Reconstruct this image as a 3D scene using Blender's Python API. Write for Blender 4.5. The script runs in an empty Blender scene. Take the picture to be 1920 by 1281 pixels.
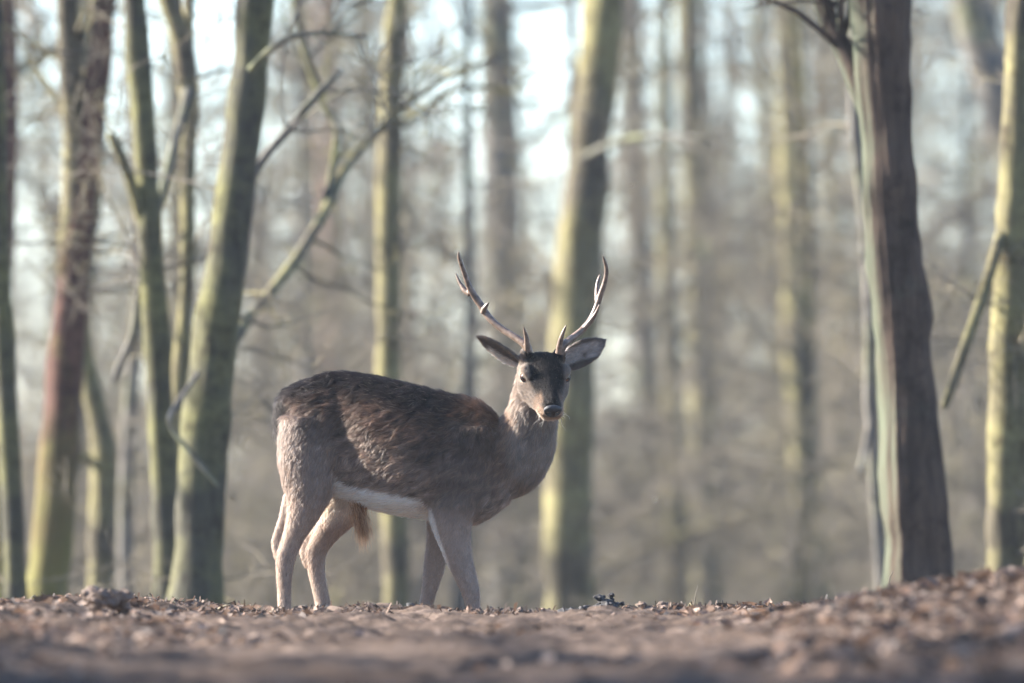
import bpy, bmesh, math, random
import numpy as np
from mathutils import Vector, Matrix, noise, kdtree
random.seed(11); rng = np.random.default_rng(11)
sc = bpy.context.scene
C = sc.collection
PI = math.pi
rad = math.radians

# ------------------------------------------------------------------ camera
CAM_H = 0.40; PITCH = 0.0207; LENS = 250.0
K = 36.0 / LENS / 1920.0                   # radians per photograph pixel
DEER_Y = 23.33
cam = bpy.data.cameras.new('camera'); cam_o = bpy.data.objects.new('camera', cam); C.objects.link(cam_o)
cam_o.location = (0, 0, CAM_H); cam_o.rotation_euler = (PI/2 + PITCH, 0, 0)
cam.lens = LENS; cam.sensor_width = 36; cam.clip_start = 0.1; cam.clip_end = 5000
cam.dof.use_dof = True; cam.dof.focus_distance = DEER_Y - 0.13; cam.dof.aperture_fstop = 2.4
cam.dof.aperture_blades = 0
sc.camera = cam_o
# ------------------------------------------------------------------ sky, sun, exposure
SUN_EL = rad(27); SUN_AZ = (-0.978, 0.21)         # towards the sun: left, a little behind the deer
w = bpy.data.worlds.new('World'); sc.world = w; w.use_nodes = True
nt = w.node_tree
for n in list(nt.nodes): nt.nodes.remove(n)
sky = nt.nodes.new('ShaderNodeTexSky'); sky.sky_type = 'NISHITA'; sky.sun_disc = False
sky.sun_elevation = SUN_EL; sky.sun_rotation = math.atan2(SUN_AZ[0], SUN_AZ[1]) % (2*PI)
sky.altitude = 50; sky.air_density = 1.0; sky.dust_density = 0.3; sky.ozone_density = 2.0
bg = nt.nodes.new('ShaderNodeBackground'); bg.inputs['Strength'].default_value = 0.070
wo = nt.nodes.new('ShaderNodeOutputWorld')
cool = nt.nodes.new('ShaderNodeMixRGB'); cool.blend_type = 'MULTIPLY'; cool.inputs[0].default_value = 1.0; cool.inputs[2].default_value = (0.93, 0.985, 1.08, 1)
nt.links.new(sky.outputs[0], cool.inputs[1]); nt.links.new(cool.outputs[0], bg.inputs[0]); nt.links.new(bg.outputs[0], wo.inputs[0])
sun = bpy.data.lights.new('sun', 'SUN'); sun.energy = 5.0; sun.angle = rad(0.53); sun.color = (1.0, 0.94, 0.85)
sun_o = bpy.data.objects.new('sun', sun); C.objects.link(sun_o)
_d = Vector((SUN_AZ[0]*math.cos(SUN_EL), SUN_AZ[1]*math.cos(SUN_EL), math.sin(SUN_EL)))
sun_o.rotation_euler = _d.to_track_quat('Z', 'Y').to_euler(); sun_o.location = (-20, 10, 30)
vs = sc.view_settings; vs.view_transform = 'Standard'; vs.look = 'None'; vs.gamma = 1.0; vs.exposure = 2.8
vs.use_curve_mapping = False
cy = sc.cycles
cy.use_denoising = True; cy.max_bounces = 8; cy.diffuse_bounces = 3; cy.glossy_bounces = 3
cy.transmission_bounces = 6; cy.volume_bounces = 1; cy.transparent_max_bounces = 8
cy.caustics_reflective = False; cy.caustics_refractive = False
try: cy.denoiser = 'OPENIMAGEDENOISE'; cy.denoising_input_passes = 'RGB_ALBEDO_NORMAL'
except Exception: pass

# ------------------------------------------------------------------ helpers
def at(px, py, Y):
    """world point seen at photograph pixel (px, py) when it stands Y metres away"""
    u = (px - 960) * K; v = (640.5 - py) * K
    s = Y / (math.cos(PITCH) - v*math.sin(PITCH))
    return Vector((u*s, Y, CAM_H + s*(math.sin(PITCH) + v*math.cos(PITCH))))
def smooth(a, b, x):
    t = np.clip((x - a) / (b - a), 0, 1); return t*t*(3 - 2*t)
def tag(o, label=None, cat=None, group=None, kind=None):
    if label: o['label'] = label
    if cat: o['category'] = cat
    if group: o['group'] = group
    if kind: o['kind'] = kind
    return o
def empty(name, loc=(0,0,0), parent=None):
    o = bpy.data.objects.new(name, None); C.objects.link(o); o.location = loc; o.empty_display_size = 0.1
    if parent: o.parent = parent
    return o
class MB:
    def __init__(s): s.v = []; s.f = []; s.n = 0; s.col = []
    def add(s, verts, faces, col=None):
        s.v.extend([tuple(p) for p in verts]); s.f.extend([tuple(i + s.n for i in f) for f in faces])
        if col is not None: s.col.extend([col]*len(verts))
        s.n += len(verts)
    def mesh(s, name, mat, smooth_=True):
        me = bpy.data.meshes.new(name); me.from_pydata(s.v, [], s.f); me.update()
        if smooth_ and len(me.polygons): me.polygons.foreach_set('use_smooth', [True]*len(me.polygons))
        if s.col:
            a = me.color_attributes.new('col', 'FLOAT_COLOR', 'POINT')
            a.data.foreach_set('color', np.array([(c[0], c[1], c[2], 1) for c in s.col], dtype=np.float32).ravel())
        if mat: me.materials.append(mat)
        return me
    def build(s, name, mat, parent=None, smooth_=True):
        o = bpy.data.objects.new(name, s.mesh(name, mat, smooth_)); C.objects.link(o)
        if parent: o.parent = parent
        return o
def tube(mb, pts, rads, seg=8, wob=0.0, cap=True, col=None, furrow=0.0):
    """round tapering tube through the points, parallel transported frames"""
    pts = [Vector(p) for p in pts]; n = len(pts)
    V = []; up = None
    for i in range(n):
        t = (pts[min(i+1, n-1)] - pts[max(i-1, 0)])
        t = t.normalized() if t.length > 1e-9 else Vector((0,0,1))
        if up is None:
            up = t.orthogonal().normalized()
        else:
            up = (up - t*up.dot(t)); up = up.normalized() if up.length > 1e-6 else t.orthogonal().normalized()
        b = t.cross(up)
        for k in range(seg):
            a = 2*PI*k/seg
            r = rads[i]
            if wob: r *= 1 + wob*noise.noise((pts[i] + (up*math.cos(a) + b*math.sin(a))*rads[i])*3.1 + Vector((7,3,1)))
            if wob and seg > 14: r *= 1 + 0.45*wob*noise.noise((pts[i] + (up*math.cos(a) + b*math.sin(a))*rads[i])*9.0)
            if furrow: r *= 1 + furrow*noise.noise(Vector((math.cos(a)*7, math.sin(a)*7, pts[i].z*1.6))) + furrow*0.7*noise.noise(Vector((math.cos(a)*15, math.sin(a)*15, pts[i].z*3.0)))
            V.append(pts[i] + (up*math.cos(a) + b*math.sin(a))*r)
    F = []
    for i in range(n-1):
        for k in range(seg):
            F.append((i*seg+k, i*seg+(k+1) % seg, (i+1)*seg+(k+1) % seg, (i+1)*seg+k))
    if cap:
        F.append(tuple(range(seg-1, -1, -1))); F.append(tuple((n-1)*seg+k for k in range(seg)))
    mb.add(V, F, col)
def spline(pts, m):
    """Catmull-Rom through rows of numbers, m samples per span"""
    P = [np.array(p, float) for p in pts]; P = [2*P[0]-P[1]] + P + [2*P[-1]-P[-2]]
    out = []
    for i in range(1, len(P)-2):
        for k in range(m):
            t = k/m; a, b, c, d = P[i-1], P[i], P[i+1], P[i+2]
            out.append(0.5*((2*b) + (c-a)*t + (2*a-5*b+4*c-d)*t*t + (3*b-a-3*c+d)*t**3))
    out.append(P[-2]); return out

# ------------------------------------------------------------------ materials
def newmat(name):
    m = bpy.data.materials.new(name); m.use_nodes = True
    t = m.node_tree; b = t.nodes['Principled BSDF']; return m, t, b
def nd(t, typ, **kw):
    n = t.nodes.new(typ)
    for k, v in kw.items():
        if hasattr(n, k): setattr(n, k, v)
        else: n.inputs[k].default_value = v
    return n
def ramp(t, fac, stops):
    r = t.nodes.new('ShaderNodeValToRGB'); e = r.color_ramp.elements
    while len(e) < len(stops): e.new(0.5)
    for i, (p, c) in enumerate(stops): e[i].position = p; e[i].color = (*c, 1)
    t.links.new(fac, r.inputs[0]); return r
def bark(name, base, dark, algae, amount=0.5, scale=1.0, foot=0.0, side=0.0):
    """rough bark: vertical furrows, patches of green algae"""
    m, t, b = newmat(name); L = t.links
    tc = nd(t, 'ShaderNodeTexCoord'); mp = nd(t, 'ShaderNodeMapping'); mp.inputs['Scale'].default_value = (14*scale, 14*scale, 2.2*scale)
    L.new(tc.outputs['Object'], mp.inputs[0])
    n1 = nd(t, 'ShaderNodeTexNoise', Scale=1.6, Detail=6.0, Roughness=0.62); L.new(mp.outputs[0], n1.inputs['Vector'])
    r1 = ramp(t, n1.outputs[0], [(0.33, dark), (0.62, base)])
    n2 = nd(t, 'ShaderNodeTexNoise', Scale=2.3, Detail=5.0, Roughness=0.6); L.new(tc.outputs['Object'], n2.inputs['Vector'])
    r2 = ramp(t, n2.outputs[0], [(0.60-0.3*amount, (0,0,0)), (0.78-0.3*amount, (1,1,1))])
    mx = nd(t, 'ShaderNodeMixRGB'); L.new(r2.outputs[0], mx.inputs[0]); L.new(r1.outputs[0], mx.inputs[1]); mx.inputs[2].default_value = (*algae, 1)
    n4 = nd(t, 'ShaderNodeTexNoise', Scale=7.5, Detail=7.0, Roughness=0.7); L.new(tc.outputs['Object'], n4.inputs['Vector'])
    r4 = ramp(t, n4.outputs[0], [(0.36, (0.42,0.38,0.36)), (0.50, (1,1,1)), (0.68, (1.0,1.0,0.98)), (0.74, (1.25,1.22,1.12))])
    m4 = nd(t, 'ShaderNodeMixRGB', blend_type='MULTIPLY'); m4.inputs[0].default_value = 1.0; L.new(mx.outputs[0], m4.inputs[1]); L.new(r4.outputs[0], m4.inputs[2])
    last = m4.outputs[0]
    if foot or side:                                  # moss climbing from the foot, algae on the left side
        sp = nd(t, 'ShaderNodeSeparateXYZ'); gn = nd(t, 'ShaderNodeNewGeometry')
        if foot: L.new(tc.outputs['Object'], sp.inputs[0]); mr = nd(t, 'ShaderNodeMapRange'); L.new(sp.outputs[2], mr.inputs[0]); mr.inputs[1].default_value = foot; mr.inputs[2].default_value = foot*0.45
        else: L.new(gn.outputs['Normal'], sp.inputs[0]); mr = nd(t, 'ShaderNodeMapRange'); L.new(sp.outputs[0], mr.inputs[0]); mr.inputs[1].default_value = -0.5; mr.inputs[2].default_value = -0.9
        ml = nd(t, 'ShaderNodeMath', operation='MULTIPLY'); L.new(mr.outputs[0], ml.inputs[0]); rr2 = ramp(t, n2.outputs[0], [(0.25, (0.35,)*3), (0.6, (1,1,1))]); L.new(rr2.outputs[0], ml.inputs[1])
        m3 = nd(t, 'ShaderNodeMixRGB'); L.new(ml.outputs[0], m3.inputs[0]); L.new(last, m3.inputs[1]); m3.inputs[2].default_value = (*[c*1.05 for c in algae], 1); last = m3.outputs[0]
    L.new(last, b.inputs['Base Color']); b.inputs['Roughness'].default_value = 0.9
    b.inputs['Specular IOR Level'].default_value = 0.2
    bp = nd(t, 'ShaderNodeBump', Strength=0.7, Distance=0.02); L.new(n1.outputs[0], bp.inputs['Height']); L.new(bp.outputs[0], b.inputs['Normal'])
    return m
M = {}
M['olive'] = bark('bark_olive', (0.095,0.08,0.052), (0.04,0.034,0.025), (0.165,0.147,0.068), 0.62)
M['dark'] = bark('bark_dark', (0.062,0.058,0.04), (0.028,0.026,0.02), (0.115,0.11,0.046), 0.55)
M['red'] = bark('bark_red', (0.10,0.05,0.036), (0.042,0.022,0.018), (0.12,0.115,0.035), 0.22, foot=1.25)
M['grey'] = bark('bark_grey', (0.14,0.128,0.112), (0.065,0.06,0.054), (0.12,0.125,0.07), 0.35)
M['brown'] = bark('bark_brown', (0.070,0.047,0.034), (0.026,0.017,0.013), (0.062,0.07,0.046), 0.06, 0.8, side=1.0)  # left-side algae, its tint darkened to stand in for missing shade
M['pine'] = bark('bark_pine', (0.22,0.13,0.095), (0.10,0.06,0.045), (0.16,0.14,0.09), 0.15)
M['twig'] = bark('bark_twig', (0.175,0.15,0.118), (0.088,0.075,0.06), (0.20,0.175,0.09), 0.35, 2.0)

def attr_mat(name, rough, spec=0.3, sss=0.0, bump=0.0, trans=0.0):
    m, t, b = newmat(name); L = t.links
    a = nd(t, 'ShaderNodeAttribute'); a.attribute_name = 'col'
    L.new(a.outputs['Color'], b.inputs['Base Color']); b.inputs['Roughness'].default_value = rough
    b.inputs['Specular IOR Level'].default_value = spec
    if bump:
        n = nd(t, 'ShaderNodeTexNoise', Scale=90.0, Detail=4.0); tc = nd(t, 'ShaderNodeTexCoord'); L.new(tc.outputs['Object'], n.inputs['Vector'])
        bp = nd(t, 'ShaderNodeBump', Strength=bump, Distance=0.01); L.new(n.outputs[0], bp.inputs['Height']); L.new(bp.outputs[0], b.inputs['Normal'])
    if trans:
        tr = nd(t, 'ShaderNodeBsdfTranslucent'); mx = nd(t, 'ShaderNodeMixShader'); mx.inputs[0].default_value = trans
        L.new(a.outputs['Color'], tr.inputs['Color']); L.new(b.outputs[0], mx.inputs[1]); L.new(tr.outputs[0], mx.inputs[2])
        L.new(mx.outputs[0], t.nodes['Material Output'].inputs['Surface'])
    return m
M['skin'] = attr_mat('coat_skin', 0.85, 0.15)
M['leaf'] = attr_mat('dry_leaf', 0.7, 0.25, trans=0.25)

def ground_mat():
    m, t, b = newmat('forest_floor'); L = t.links
    tc = nd(t, 'ShaderNodeTexCoord')
    n1 = nd(t, 'ShaderNodeTexNoise', Scale=14.0, Detail=8.0, Roughness=0.7); L.new(tc.outputs['Object'], n1.inputs['Vector'])
    n2 = nd(t, 'ShaderNodeTexNoise', Scale=1.3, Detail=4.0, Roughness=0.6); L.new(tc.outputs['Object'], n2.inputs['Vector'])
    r1 = ramp(t, n1.outputs[0], [(0.30, (0.026,0.019,0.016)), (0.50, (0.098,0.071,0.056)), (0.70, (0.19,0.142,0.115))])
    r2 = ramp(t, n2.outputs[0], [(0.35, (0.55,0.52,0.5)), (0.65, (1,1,1))])
    mx = nd(t, 'ShaderNodeMixRGB', blend_type='MULTIPLY'); mx.inputs[0].default_value = 1
    L.new(r1.outputs[0], mx.inputs[1]); L.new(r2.outputs[0], mx.inputs[2]); L.new(mx.outputs[0], b.inputs['Base Color'])
    b.inputs['Roughness'].default_value = 0.95; b.inputs['Specular IOR Level'].default_value = 0.070
    bp = nd(t, 'ShaderNodeBump', Strength=0.9, Distance=0.03); L.new(n1.outputs[0], bp.inputs['Height']); L.new(bp.outputs[0], b.inputs['Normal'])
    return m
M['ground'] = ground_mat()
def plain(name, c1, c2, scale, rough=0.8, spec=0.3, bump=0.4):
    m, t, b = newmat(name); L = t.links
    tc = nd(t, 'ShaderNodeTexCoord'); n = nd(t, 'ShaderNodeTexNoise', Scale=scale, Detail=6.0, Roughness=0.6); L.new(tc.outputs['Object'], n.inputs['Vector'])
    r = ramp(t, n.outputs[0], [(0.35, c1), (0.65, c2)]); L.new(r.outputs[0], b.inputs['Base Color'])
    b.inputs['Roughness'].default_value = rough; b.inputs['Specular IOR Level'].default_value = spec
    bp = nd(t, 'ShaderNodeBump', Strength=bump, Distance=0.004); L.new(n.outputs[0], bp.inputs['Height']); L.new(bp.outputs[0], b.inputs['Normal'])
    return m
M['clod'] = plain('black_earth', (0.012,0.011,0.012), (0.045,0.04,0.04), 60, 0.75)
M['soil'] = plain('brown_earth', (0.05,0.035,0.028), (0.17,0.12,0.095), 40, 0.9)
M['antler'] = plain('antler_horn', (0.065,0.042,0.030), (0.20,0.14,0.105), 55, 0.42, 0.45, 0.35)
M['nose'] = plain('wet_nose', (0.008,0.008,0.010), (0.016,0.016,0.019), 220, 0.45, 0.4, 0.6)
M['hoof'] = plain('hoof_horn', (0.02,0.016,0.014), (0.05,0.04,0.034), 60, 0.5)
M['lid'] = plain('eyelid_skin', (0.012,0.010,0.009), (0.025,0.02,0.018), 90, 0.5)

# ------------------------------------------------------------------ ground
def crest_y(x): return 22.68 + 0.10*np.sin(x*1.7 + 0.5)
def gz(x, y):
    x = np.asarray(x, float); y = np.asarray(y, float)
    r = np.hypot(x, y - 23)
    near = 1 - smooth(28, 60, r)
    z = 0.07*smooth(0.62, 1.75, x)*near + 0.035*smooth(-0.7, -1.3, x)*near
    z = z + near*0.012*np.sin(x*5.1 + y*1.3)*np.sin(y*2.3 - x*2.0) + near*0.008*np.sin(x*13 + 1.0)*np.cos(y*7.0)
    z = z + 0.125*smooth(0.30, 1.40, x)*np.exp(-((y - 18.6)/2.0)**2)
    c = crest_y(x)
    z = z - 0.172*smooth(c + 0.02, c + 0.36, y)*(1 - 0.0*x)
    z = z - 0.03*np.clip(y - 24.0, 0, 190)
    z = z - smooth(0.5, 2.2, x)*0.10*smooth(c+0.1, c+0.9, y)*near
    z = z + 7.6*smooth(330, 620, r)
    return z
def gzf(x, y): return float(gz(x, y))
def axis(lo, hi, step, far_lo, far_hi, g=1.16):
    mid = list(np.arange(lo, hi + 1e-6, step)); a = mid[0]; s = step; pre = []
    while a > far_lo: s *= g; a -= s; pre.append(max(a, far_lo))
    b = mid[-1]; s = step; post = []
    while b < far_hi: s *= g; b += s; post.append(min(b, far_hi))
    return np.array(pre[::-1] + mid + post)
xs = axis(-2.4, 2.4, 0.03, -640, 640); ys = axis(12.5, 24.6, 0.03, -600, 660)
GX, GY = np.meshgrid(xs, ys); GZ = gz(GX, GY)
fine = (1 - smooth(25, 30, GY))*smooth(8, 12, GY)*(1 - smooth(3, 5, np.abs(GX)))
for k in range(3):                                    # small lumps of earth
    f = [9, 23, 41][k]; a_ = [0.014, 0.013, 0.010][k]; ph = rng.uniform(0, 6, 6)
    GZ += fine*a_*(np.sin(GX*f + ph[0] + 1.3*np.sin(GY*f*0.6 + ph[1]))*np.sin(GY*f*0.8 + ph[2] + 1.1*np.sin(GX*f*0.7 + ph[3])))
nx, ny = len(xs), len(ys)
gv = np.stack([GX.ravel(), GY.ravel(), GZ.ravel()], 1)
ii = np.arange(nx*ny).reshape(ny, nx)
gf = np.stack([ii[:-1,:-1].ravel(), ii[:-1,1:].ravel(), ii[1:,1:].ravel(), ii[1:,:-1].ravel()], 1)
me = bpy.data.meshes.new('ground'); me.from_pydata(gv.tolist(), [], gf.tolist()); me.update()
me.polygons.foreach_set('use_smooth', [True]*len(me.polygons)); me.materials.append(M['ground'])
ground = bpy.data.objects.new('ground', me); C.objects.link(ground)
tag(ground, 'brown leaf-strewn earth bank of the forest floor', kind='structure')

# ------------------------------------------------------------------ trees
def twigs(mb, p, d, length, r, level, spread=0.8, kids=(7, 5, 4), sides=(6, 4, 3, 3), rnd=random, droop=0.0):
    """a limb with side shoots, recursively thinner"""
    n = 6 if level == 0 else (5 if level == 1 else 3)
    pts = [Vector(p)]; rr = [r]; dd = Vector(d).normalized(); step = length/n
    for i in range(n):
        dd = (dd + Vector((rnd.uniform(-1,1), rnd.uniform(-1,1), rnd.uniform(-0.8,0.9) - droop))*(0.22 if level < 1 else 0.36)).normalized()
        pts.append(pts[-1] + dd*step); rr.append(max(r*(1 - 0.86*(i+1)/n), 0.0022))
    tube(mb, pts, rr, sides[min(level, 3)], cap=False)
    if level < len(kids):
        for k in range(kids[level]):
            t = rnd.uniform(0.18, 0.98)*n; i = min(int(t), n-1); q = pts[i].lerp(pts[i+1], t - i)
            ax = (pts[i+1] - pts[i]).normalized(); o = ax.orthogonal().normalized()
            o = Matrix.Rotation(rnd.uniform(0, 2*PI), 3, ax) @ o
            nd_ = (ax*(1 - spread*0.55) + o*spread + Vector((0,0,0.15 - droop))).normalized()
            twigs(mb, q, nd_, length*rnd.uniform(0.36, 0.62)*(1 - 0.35*t/n), max(rr[i]*0.55, 0.0035), level + 1, spread, kids, sides, rnd, droop)
def crown_part(parent, p, d, mat, reach, r, seed, n_limbs=6, kids=(6, 4, 3)):
    rnd = random.Random(seed); mb = MB()
    for k in range(n_limbs):
        a = 2*PI*k/n_limbs + rnd.uniform(-0.4, 0.4)
        dirv = Vector((math.cos(a)*0.75, math.sin(a)*0.75, rnd.uniform(0.5, 1.2)))
        twigs(mb, Vector(p) + Vector(d)*(-rnd.uniform(0, 1.6)), dirv, reach*rnd.uniform(0.7, 1.1), r*rnd.uniform(0.35, 0.6), 0, 0.75, kids, (6,4,3,3), rnd)
    return mb.build('crown', mat, parent)
def near_tree(name, label, Y, path, mat, limbs=(), mat_l=None, seed=1, height=11.0, group=None, seg=20, lean=(0,0), dy=0.0, twig_n=0, cat='tree', crown=True):
    """path: rows (px, py, width in px) from foot to the top of the frame, standing Y metres away"""
    Y = DEER_Y + (Y - DEER_Y)*1.9
    foot = at(path[0][0], path[0][1], Y); g = gzf(foot.x, Y)
    root = empty(name, (foot.x, Y, g)); tag(root, label, cat, group)
    pts = spline([(*at(p[0], p[1], Y + dy*i/len(path)), p[2]*K*Y*0.5) for i, p in enumerate(path)], 5)
    P = [Vector(q[:3]) - root.location for q in pts]; R = [q[3] for q in pts]
    f0 = P[0]; P = [Vector((f0.x, f0.y, -0.25)), Vector((f0.x, f0.y, 0.0)), Vector((f0.x, f0.y, 0.12))] + [p for p in P if p.z > 0.22]
    R = [R[0]*1.5, R[0]*1.28, R[0]*1.1] + R[len(R) - (len(P) - 3):]
    top = P[-1]; d = (P[-1] - P[-5]).normalized(); r = R[-1]; z = root.location.z
    nst = 8
    if crown:
        for i in range(1, nst + 1):                 # carry on above the frame up to the crown
            d = (d*0.9 + Vector((lean[0], lean[1], 1))*0.1 + Vector((random.uniform(-.04,.04), random.uniform(-.04,.04), 0))).normalized()
            P.append(P[-1] + d*(height - top.z)/nst); R.append(r*(1 - 0.75*i/nst))
    mb = MB(); tube(mb, P, R, seg, wob=0.24, furrow=0.06 if seg > 60 else 0.0); mb.build('trunk', mat, root)
    if crown: crown_part(root, P[-3], d, mat_l or mat, 2.6, r, seed)
    rnd = random.Random(seed*7 + 1)
    for lp in limbs:
        lm = lp.get('mat', mat_l or mat)
        q = spline([(*(at(p[0], p[1], Y + (p[3] if len(p) > 3 else 0)) - root.location), p[2]*K*Y*0.5) for p in lp['p']], 4)
        b = MB(); tube(b, [Vector(a[:3]) for a in q], [a[3] for a in q], 10, wob=0.18)
        for k in range(lp.get('tw', 0)):
            i = rnd.randrange(len(q)//4, len(q)-1); ax = (Vector(q[i+1][:3]) - Vector(q[i][:3])).normalized()
            o = Matrix.Rotation(rnd.uniform(0, 2*PI), 3, ax) @ ax.orthogonal().normalized()
            twigs(b, Vector(q[i][:3]), ax*0.6 + o*0.8, rnd.uniform(0.35, 0.9), max(q[i][3]*0.4, 0.005), 1, 0.8, (5, 4, 3), (6,5,4,3), rnd)
        b.build('limb', lm, root)
    if twig_n:
        b = MB(); n = len(P)
        for k in range(twig_n):
            i = rnd.randrange(4, n - 2); o = Vector((rnd.uniform(-1,1), rnd.uniform(-0.6,1), rnd.uniform(-0.1,0.7))).normalized()
            twigs(b, P[i], o, rnd.uniform(0.4, 1.15), rnd.uniform(0.005, 0.010), 1, 0.95, (6, 6, 5), (6,5,4,3), rnd)
        tag(b.build('side_shoots', M['twig'], root), kind='stuff')
    return root

near_tree('forked_tree', 'reddish-barked forked tree with a green mossy foot', 29.0,
    [(78,1190,84),(84,1100,82),(98,980,76),(110,820,70),(126,640,62),(140,480,58),(158,330,50),(180,170,46),(198,0,46),(205,-60,46)], M['red'], seed=3,
    limbs=[dict(p=[(132,520,50),(138,400,50),(140,300,46),(134,160,42),(124,0,40),(116,-200,34),(100,-500,22)], mat=M['olive'], tw=5),
           dict(p=[(143,330,20,.05),(156,230,18,.1),(166,165,16,.2),(160,130,12,.3)], mat=M['olive'])], twig_n=9)
near_tree('edge_tree', 'dark tree with a thin pale sunlit edge beside the reddish forked tree', 27.5,
    [(30,1190,46),(28,1110,44),(22,950,44),(14,800,44),(6,640,42),(0,500,40),(-6,300,38),(-14,0,36)], M['dark'], seed=5, twig_n=6)
near_tree('dark_red_tree', 'dark red-brown tree half hidden behind the thin dark tree', 31.0,
    [(4,1180,44),(0,1000,42),(-4,800,40),(0,600,40),(10,400,40),(14,200,40),(10,0,40)], M['red'], seed=6, twig_n=9)
near_tree('crooked_tree', 'crooked olive tree with a short stub, behind the reddish forked tree', 30.2,
    [(188,1190,58),(187,1100,54),(188,1000,52),(193,900,50),(193,840,48),(180,770,42),(164,700,36),(156,620,32),(160,500,30),(176,380,28),(186,200,26),(180,0,24)], M['olive'], seed=8,
    limbs=[dict(p=[(176,858,20,0),(152,858,20,-.03),(136,846,18,-.05),(130,832,13,-.06)])])
near_tree('straight_dark_tree', 'straight slim dark tree with a broken side limb', 27.8,
    [(316,1190,64),(314,1120,60),(308,960,54),(301,800,52),(292,620,52),(280,430,49),(268,230,46),(256,60,45),(250,-40,45)], M['dark'], seed=9,
    limbs=[dict(p=[(268,430,20,0),(248,350,24,-.05),(230,300,24,-.1),(212,262,20,-.12),(204,250,12,-.12)], mat=M['olive']),
           dict(p=[(262,520,14,.1),(250,620,15,.15),(222,690,14,.1),(212,716,9,.1)], mat=M['grey'])], twig_n=6)
near_tree('grey_thin_tree', 'thin grey tree between the crooked olive tree and the straight dark tree', 32.0,
    [(236,1180,30),(235,1060,29),(236,920,28),(244,760,28),(256,600,27),(262,440,26),(256,250,25),(240,0,24)], M['grey'], seed=10, twig_n=13)
near_tree('sinuous_tree', 'winding pale olive tree with a drooping pinkish limb', 28.6,
    [(332,1190,40),(332,1000,38),(333,840,34),(338,700,31),(347,580,29),(352,460,28),(351,320,29),(356,200,36),(342,90,40),(316,0,42),(298,-60,40)], M['olive'], seed=12,
    limbs=[dict(p=[(352,170,18,-.05),(344,210,18,-.15),(326,270,17,-.22),(310,335,16,-.28),(298,390,16,-.3),(292,415,12,-.3)], mat=M['grey']),
           dict(p=[(350,210,22),(352,130,24,.1),(352,40,24,.2),(356,-60,22,.3),(350,-200,18,.4)])], twig_n=13)
near_tree('leaning_green_tree', 'thick green-black tree with a long limb reaching out low', 27.0,
    [(362,1190,112),(364,1120,102),(371,950,92),(384,780,88),(404,620,78),(428,460,73),(448,310,70),(464,160,68),(480,0,66),(486,-60,66)], M['dark'], seed=14, seg=26,
    limbs=[dict(p=[(388,740,32,.2),(420,670,26,.8),(462,602,23,1.4),(520,532,22,2.0),(570,462,21,2.4),(610,395,20,2.8),(650,312,18,3.2),(700,256,16,3.6),(770,190,14,4),(850,140,12,4.4),(930,110,9,4.8)], mat=M['olive'], tw=14),
           dict(p=[(606,402,16,2.8),(618,340,16,3.0),(632,250,17,3.2),(606,190,18,3.3),(576,110,18,3.4),(552,0,18,3.5),(540,-120,15,3.6)], mat=M['dark'], tw=8),
           dict(p=[(440,400,16,.1),(490,302,17,.15),(540,244,17,.2),(590,182,15,.25),(640,130,10,.3)], mat=M['grey'], tw=4),
           dict(p=[(372,700,10,-.1),(330,760,10,-.35),(318,796,10,-.5),(356,848,10,-.58),(385,882,10,-.6),(411,914,6,-.62)], mat=M['grey']),
           dict(p=[(470,130,15,-.2),(505,95,14,-.3),(545,70,12,-.4),(600,62,9,-.4),(690,70,6,-.4)], mat=M['grey'], tw=6)], twig_n=9)
near_tree('slender_tree', 'slender upright tree lit down one half, rising behind the deer\'s back', 31.0,
    [(743,1190,54),(742,1110,52),(738,960,50),(731,800,49),(728,620,49),(728,420,48),(732,220,46),(740,60,40),(748,-60,36)], M['olive'], seed=16,
    limbs=[dict(p=[(745,240,14,.1),(800,200,15,.3),(850,170,14,.5),(920,165,12,.7),(950,178,8,.8)], tw=8)], twig_n=10)
near_tree('olive_tree_behind_head', 'sturdy olive tree rising directly behind the deer\'s head', 33.0,
    [(1060,1190,100),(1060,1120,96),(1059,960,92),(1062,800,91),(1071,640,90),(1084,500,86),(1102,340,80),(1116,180,76),(1128,40,75),(1134,-60,74)], M['olive'], seed=18, seg=24,
    limbs=[dict(p=[(1085,300,14,-.2),(1160,265,13,-.5),(1240,255,11,-.8),(1330,262,8,-1)], mat=M['grey'], tw=6)], twig_n=13)
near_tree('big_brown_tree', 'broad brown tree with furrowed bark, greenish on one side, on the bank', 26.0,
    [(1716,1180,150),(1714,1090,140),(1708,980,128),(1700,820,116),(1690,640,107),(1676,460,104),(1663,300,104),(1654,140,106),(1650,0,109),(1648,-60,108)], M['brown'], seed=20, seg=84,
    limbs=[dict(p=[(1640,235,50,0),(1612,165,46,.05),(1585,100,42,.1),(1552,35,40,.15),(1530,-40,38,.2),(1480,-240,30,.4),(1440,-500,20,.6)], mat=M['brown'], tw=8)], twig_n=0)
near_tree('pale_thin_tree', 'thin pinkish tree tucked close behind the broad brown tree', 29.5,
    [(1656,1180,26),(1652,1080,25),(1640,900,24),(1632,760,24),(1630,600,23),(1622,430,22),(1608,290,22),(1600,150,20),(1604,0,19)], M['grey'], seed=22,
    limbs=[dict(p=[(1634,790,14,0),(1622,840,15,-.1),(1612,890,13,-.2)])], twig_n=10)
near_tree('edge_olive_tree', 'olive tree with a bright lit edge and a long drooping limb', 27.0,
    [(1878,1180,86),(1880,1090,80),(1884,940,76),(1888,780,74),(1892,620,70),(1896,460,66),(1904,300,60),(1912,140,58),(1918,0,56),(1920,-60,56)], M['olive'], seed=24, seg=24,
    limbs=[dict(p=[(1876,440,24,-.05),(1856,510,24,-.15),(1834,580,22,-.22),(1804,665,21,-.3),(1782,730,19,-.35),(1770,765,13,-.36)])], twig_n=6)
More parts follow.
